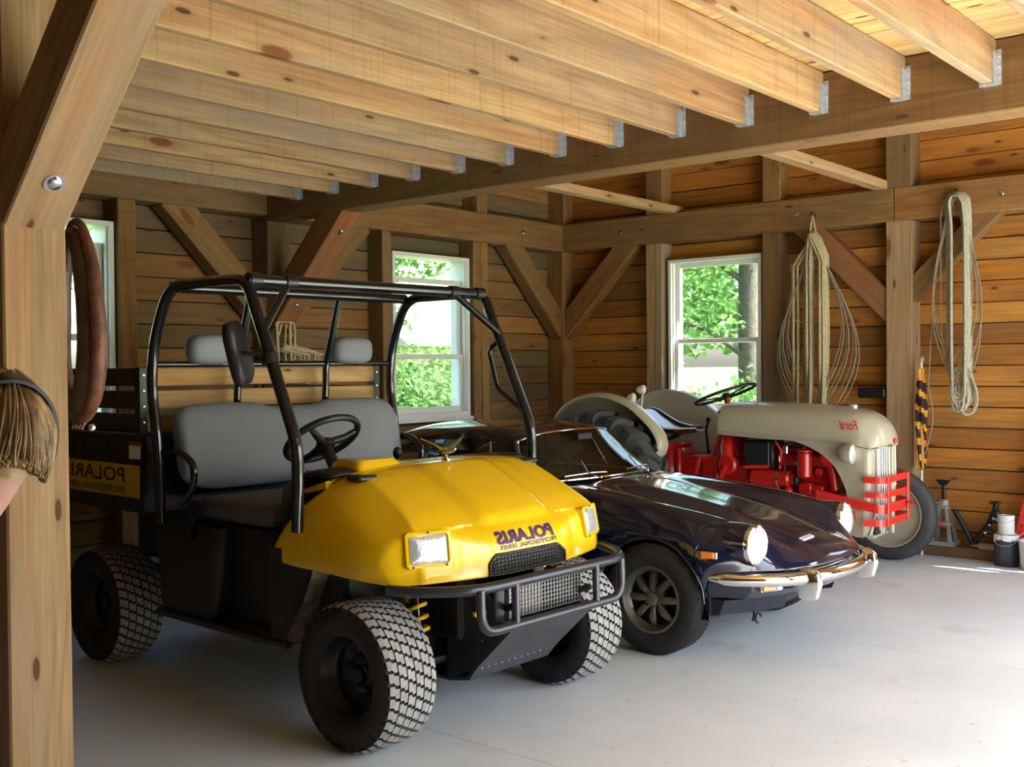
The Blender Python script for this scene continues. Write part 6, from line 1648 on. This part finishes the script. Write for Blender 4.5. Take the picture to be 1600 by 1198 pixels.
# ---- paint cans and bucket
def can(name, loc, r, h, body_m, label, lid_m=None, rim_m=GALV, handle=True):
    root = tag(empty(name, loc), label, 'can', 'cans along the right wall'); b = MB()
    b.lathe([(r * .97, 0), (r, .004), (r, h - .006), (r * 1.03, h - .004), (r * 1.03, h), (r * .94, h), (r * .92, h - .008), (.0005, h - .008)], 28); b.build('body', body_m, root, smooth=40)
    MB().lathe([(r * .90, h - .006), (r * .88, h + .001), (r * .70, h + .001), (r * .68, h - .003), (.0005, h - .003)], 28).build('lid', lid_m or rim_m, root, smooth=40)
    if handle:
        MB().tube([V((-.0, -r * 1.02, h * .86))] + [V((-r * 1.02 * math.sin(t), -r * 1.02 * math.cos(t), h * .86 - .6 * r * math.sin(t))) for t in [PI * k / 10 for k in range(1, 10)]] + [V((0, r * 1.02, h * .86))], .002, 6).build('handle', GALV, root, smooth=50)
    return root
WPAINT = mat('white_paint', (.80, .79, .76), .4); BCAN = mat('black_can_paint', (.035, .035, .042), .45, var=.2)
cb_ = can('paint_can', (8.362, 2.31, 0), .083, .235, BCAN, 'large black can with white paint spilled over its rim', WPAINT, WPAINT)
dr = MB()
for k in range(18):
    a0 = 2 * PI * k / 18; a1 = 2 * PI * (k + 1) / 18; l_ = .03 + .035 * random.Random(k).random()
    dr.add([V((.0845 * math.cos(a), .0845 * math.sin(a), z)) for a, z in ((a0, .232), (a1, .232), (a1, .232 - l_), (a0, .232 - l_ * .9))], [(0, 1, 2, 3)])
solidify(dr.build('paint_drips', WPAINT, cb_), .003, 1)
can('paint_can', (8.362, 2.31, .2345), .056, .135, WPAINT, 'small white can standing on the large black can', GALV)
bk = tag(empty('bucket', (8.325, 2.105, 0)), 'white plastic bucket beside the black can at the picture edge', 'bucket')
MB().lathe([(.088, 0), (.094, .01), (.108, .19), (.113, .195), (.113, .205), (.104, .205), (.098, .03), (.0005, .03)], 28).build('body', mat('bucket_white', (.70, .70, .64), .4), bk, smooth=40)
MB().tube([V((0, .108, .18))] + [V((-.05, .108 * math.cos(t), .18 + .10 * math.sin(t))) for t in [PI * k / 10 for k in range(1, 10)]] + [V((0, -.108, .18))], .003, 6).build('handle', GALV, bk, smooth=50)
# ---- red step ladder at the picture edge
ld = tag(empty('step_ladder', (8.535, 1.93, .081)), 'red painted step ladder leaning at the right edge of the picture', 'ladder')
for yo in (0, -.32):
    MB().loft([[V((-.035, .36 + yo + a, 0)) for a in (-.03, .03)] + [V((.035, .36 + yo + a, 0)) for a in (.03, -.03)], [V((-.035, .0 + yo + a, 1.5)) for a in (-.03, .03)] + [V((.035, .0 + yo + a, 1.5)) for a in (.03, -.03)]], True, True).build('rail', REDB, ld)
    for z in (.20, .47, .74, 1.01): MB().lathe([(.008, 0), (.007, .004), (.0005, .005)], 8, axis_m((-.035, yo + .36 * (1 - z / 1.5), z), (-1, 0, 0))).build('bolt', IRON, ld)
for k in range(5):
    z = .25 + .27 * k; y = .36 * (1 - z / 1.5); MB().box((-.03, y - .30, z), (.03, y - .02, z + .02), .003).build('step', REDB, ld)
# ---- black bracket on the wall above the tractor hood
bkk = tag(empty('wall_bracket', (8.44, 3.36, 1.24)), 'small black bracket on the plank wall above the tractor nose', 'bracket')
MB().box((.0, -.12, -.03), (.195, .10, .05), .01).build('body', IRON, bkk)
# ================================================================== person leaning in at the left edge
SKIN = mat('skin', (.62, .33, .25), .5, var=.08, vscale=9)
HAIR1 = mat('blond_hair', (.38, .25, .11), .5, var=.75, vscale=26); SHIRT = mat('rose_shirt', (.55, .22, .20), .8, bump=.2, bscale=60); JEANS = mat('blue_jeans', (.06, .09, .18), .85, bump=.2, bscale=90); DARKB = mat('dark_band', (.02, .018, .02), .4)
LFT = V((-.643, .766, 0)); FWD = V((.766, .643, 0)); UP = V((0, 0, 1)); RGT = -LFT
def skinned(name, verts, edges, radii, material, parent, root_i=0, levels=2):
    me = bpy.data.meshes.new(name); me.from_pydata([tuple(v) for v in verts], edges, []); me.materials.append(material)
    o = bpy.data.objects.new(name, me); link(o, parent)
    md = o.modifiers.new('skin', 'SKIN'); md.use_smooth_shade = True
    if not me.skin_vertices: 
        bm = bmesh.new(); bm.from_mesh(me); bm.verts.layers.skin.verify(); bm.to_mesh(me); bm.free()
    for i, r in enumerate(radii):
        sv = me.skin_vertices[0].data[i]; sv.radius = (r, r) if not isinstance(r, tuple) else r; sv.use_root = (i == root_i)
    s = o.modifiers.new('round', 'SUBSURF'); s.levels = levels; s.render_levels = levels
    return o
hc = V((.668, 1.535, 1.395))                                   # head centre
crown = (RGT * .42 + UP * .90 + FWD * -.1).normalized()
face = (LFT * .80 + FWD * .55 - UP * .1); face = (face - crown * face.dot(crown)).normalized(); side = crown.cross(face)
base = V((hc.x, hc.y, 0)) + LFT * .62
person = tag(empty('person', base), 'person with blond hair and a dark hair band leaning in at the left edge', 'person')
pelv = base + UP * .82; chest = hc + LFT * .36 - UP * .16; neck = hc - crown * .12 - face * .03
sp1 = pelv.lerp(chest, .5) + UP * .03
def leg(s): 
    o_ = FWD * .10 * s
    return [pelv + o_ - UP * .05, base + o_ * 1.15 + UP * .45 + RGT * .05, base + o_ * 1.15 + UP * .08, base + o_ * 1.15 + UP * .035 + RGT * .16]
shL = chest + FWD * .16 - UP * .0; shR = chest - FWD * .16
def arm(sh, s): return [sh, sh + FWD * .05 * s - UP * .25 + RGT * -.02, sh + FWD * .02 * s - UP * .46 + RGT * .06]
Vt = [pelv, sp1, chest, neck, hc - crown * .055, hc + crown * .03, hc + crown * .075]; Ed = [(0, 1), (1, 2), (2, 3), (3, 4), (4, 5), (5, 6)]; Rd = [(.15, .11), (.13, .10), (.14, .10), .048, (.074, .082), (.080, .092), (.055, .068)]
for s in (-1, 1):
    k = len(Vt); Vt += leg(s); Ed += [(0, k), (k, k + 1), (k + 1, k + 2), (k + 2, k + 3)]; Rd += [.085, .055, .038, .032]
    k = len(Vt); Vt += arm(shL if s > 0 else shR, s); Ed += [(2, k), (k, k + 1), (k + 1, k + 2)]; Rd += [.055, .038, .026]
    hand = Vt[-1]; 
    for f in range(5):                                          # palm and fingers
        kk = len(Vt); d0 = RGT * (.03 if f < 4 else .01) - UP * (.05 if f < 4 else .02) + FWD * ((f - 1.5) * .018 if f < 4 else .045)
        L = (.055, .065, .06, .045, .04)[f]
        Vt += [hand + d0, hand + d0 - UP * L * .6 + RGT * .01, hand + d0 - UP * L + RGT * .0 + FWD * 0]; Ed += [(k + 2, kk), (kk, kk + 1), (kk + 1, kk + 2)]; Rd += [.011, .009, .0075]
skinned('body', [v - base for v in Vt], Ed, Rd, SKIN, person)
fo = MB(); 
def hp(f, s_, c): return hc - base + face * f + side * s_ + crown * c
fo.loft([[hp(.080, -.012, .0), hp(.080, .012, .0), hp(.07, .012, -.02), hp(.07, -.012, -.02)], [hp(.108, -.012, -.028), hp(.108, .012, -.028), hp(.085, .014, -.045), hp(.085, -.014, -.045)]], True, True)
fo.build('nose', SKIN, person, smooth=90)
for s in (-1, 1):
    e_ = MB(); ball(e_, hp(.075, s * .03, .01), .011, 10, 7); e_.build('eye', mat('eye_dark', (.05, .035, .03), .2), person, smooth=90)
    e_ = MB(); ball(e_, hp(0, s * .078, -.01), .025, 12, 7, (.6, .6, 1)); e_.build('ear', SKIN, person, smooth=90)
mo_ = MB(); mo_.tube([hp(.078, -.022, -.068), hp(.086, 0, -.066), hp(.078, .022, -.068)], .005, 8); mo_.build('mouth', mat('lips', (.5, .16, .14), .5), person, smooth=90)
# hair: cap plus hanging locks
hr = MB(); rows = []
for i in range(13):
    th = PI * .44 * i / 12
    row = []
    for j in range(28):
        a = 2 * PI * j / 28; r_ = 1.08 + .03 * math.sin(a * 7 + i) 
        rf = .090 * r_; rs = .080 * r_; rc = .113 * r_
        back = -math.cos(a)
        th2 = th * (1.0 + .10 * max(0, back)) * (1 - .30 * max(0, -back))
        row.append(hp(math.sin(th2) * math.cos(a) * rf - .008, math.sin(th2) * math.sin(a) * rs, math.cos(th2) * rc - .006))
    rows.append(row)
hr.loft(rows, True, False); hair = hr.build('hair', HAIR1, person, smooth=120)
lk = MB(); rl = random.Random(9)
for k in range(900):
    a = PI + rl.uniform(-2.1, 2.1); st0 = rl.uniform(.15, 1.2); sh_ = rl.uniform(.98, 1.06); da = rl.uniform(-.04, .04)
    P = []
    for q in range(8):
        th = min(st0 + .15 * q, 1.42 + .14 * math.cos(3 * a) + .1 * rl.random()); a += da
        P.append(hp(math.sin(th) * math.cos(a) * .097 * sh_ - .008, math.sin(th) * math.sin(a) * .086 * sh_, math.cos(th) * .120 * sh_ - .006) + RGT * .0012 * q)
    lk.tube(P, [.0012, .002, .0024, .0024, .0024, .002, .0018, .0008], 4)
lo_ = lk.build('locks', HAIR1, hair, smooth=90); lo_['kind'] = 'stuff'
bd_ = MB(); rows = []
for j in range(25):
    a = -PI / 2 + PI * j / 24; ctr = hp(-.035, math.sin(a) * .090, math.cos(a) * .122 - .006)
    rows.append([ctr + face * x_ + (ctr - (hc - base)).normalized() * y_ for x_, y_ in ((-.014, .0), (-.012, .005), (.012, .005), (.014, .0))])
bd_.loft(rows, True, True); bd_.build('hair_band', DARKB, person, smooth=60)
# clothing
cv = [pelv, sp1, chest, neck.lerp(chest, .35)]; ce = [(0, 1), (1, 2), (2, 3)]; crd = [(.165, .125), (.148, .115), (.152, .115), .085]
for s in (-1, 1):
    k = len(cv); q = arm(shL if s > 0 else shR, s); cv += [q[0], q[0].lerp(q[1], .75)]; ce += [(2, k), (k, k + 1)]; crd += [.072, .058]
skinned('shirt', [v - base for v in cv], ce, crd, SHIRT, person)
jv = [pelv - UP * .0]; je = []; jr_ = [(.165, .125)]
for s in (-1, 1):
    k = len(jv); q = leg(s); jv += [q[0], q[1], q[2]]; je += [(0, k), (k, k + 1), (k + 1, k + 2)]; jr_ += [.105, .072, .058]
skinned('jeans', [v - base for v in jv], je, jr_, JEANS, person)
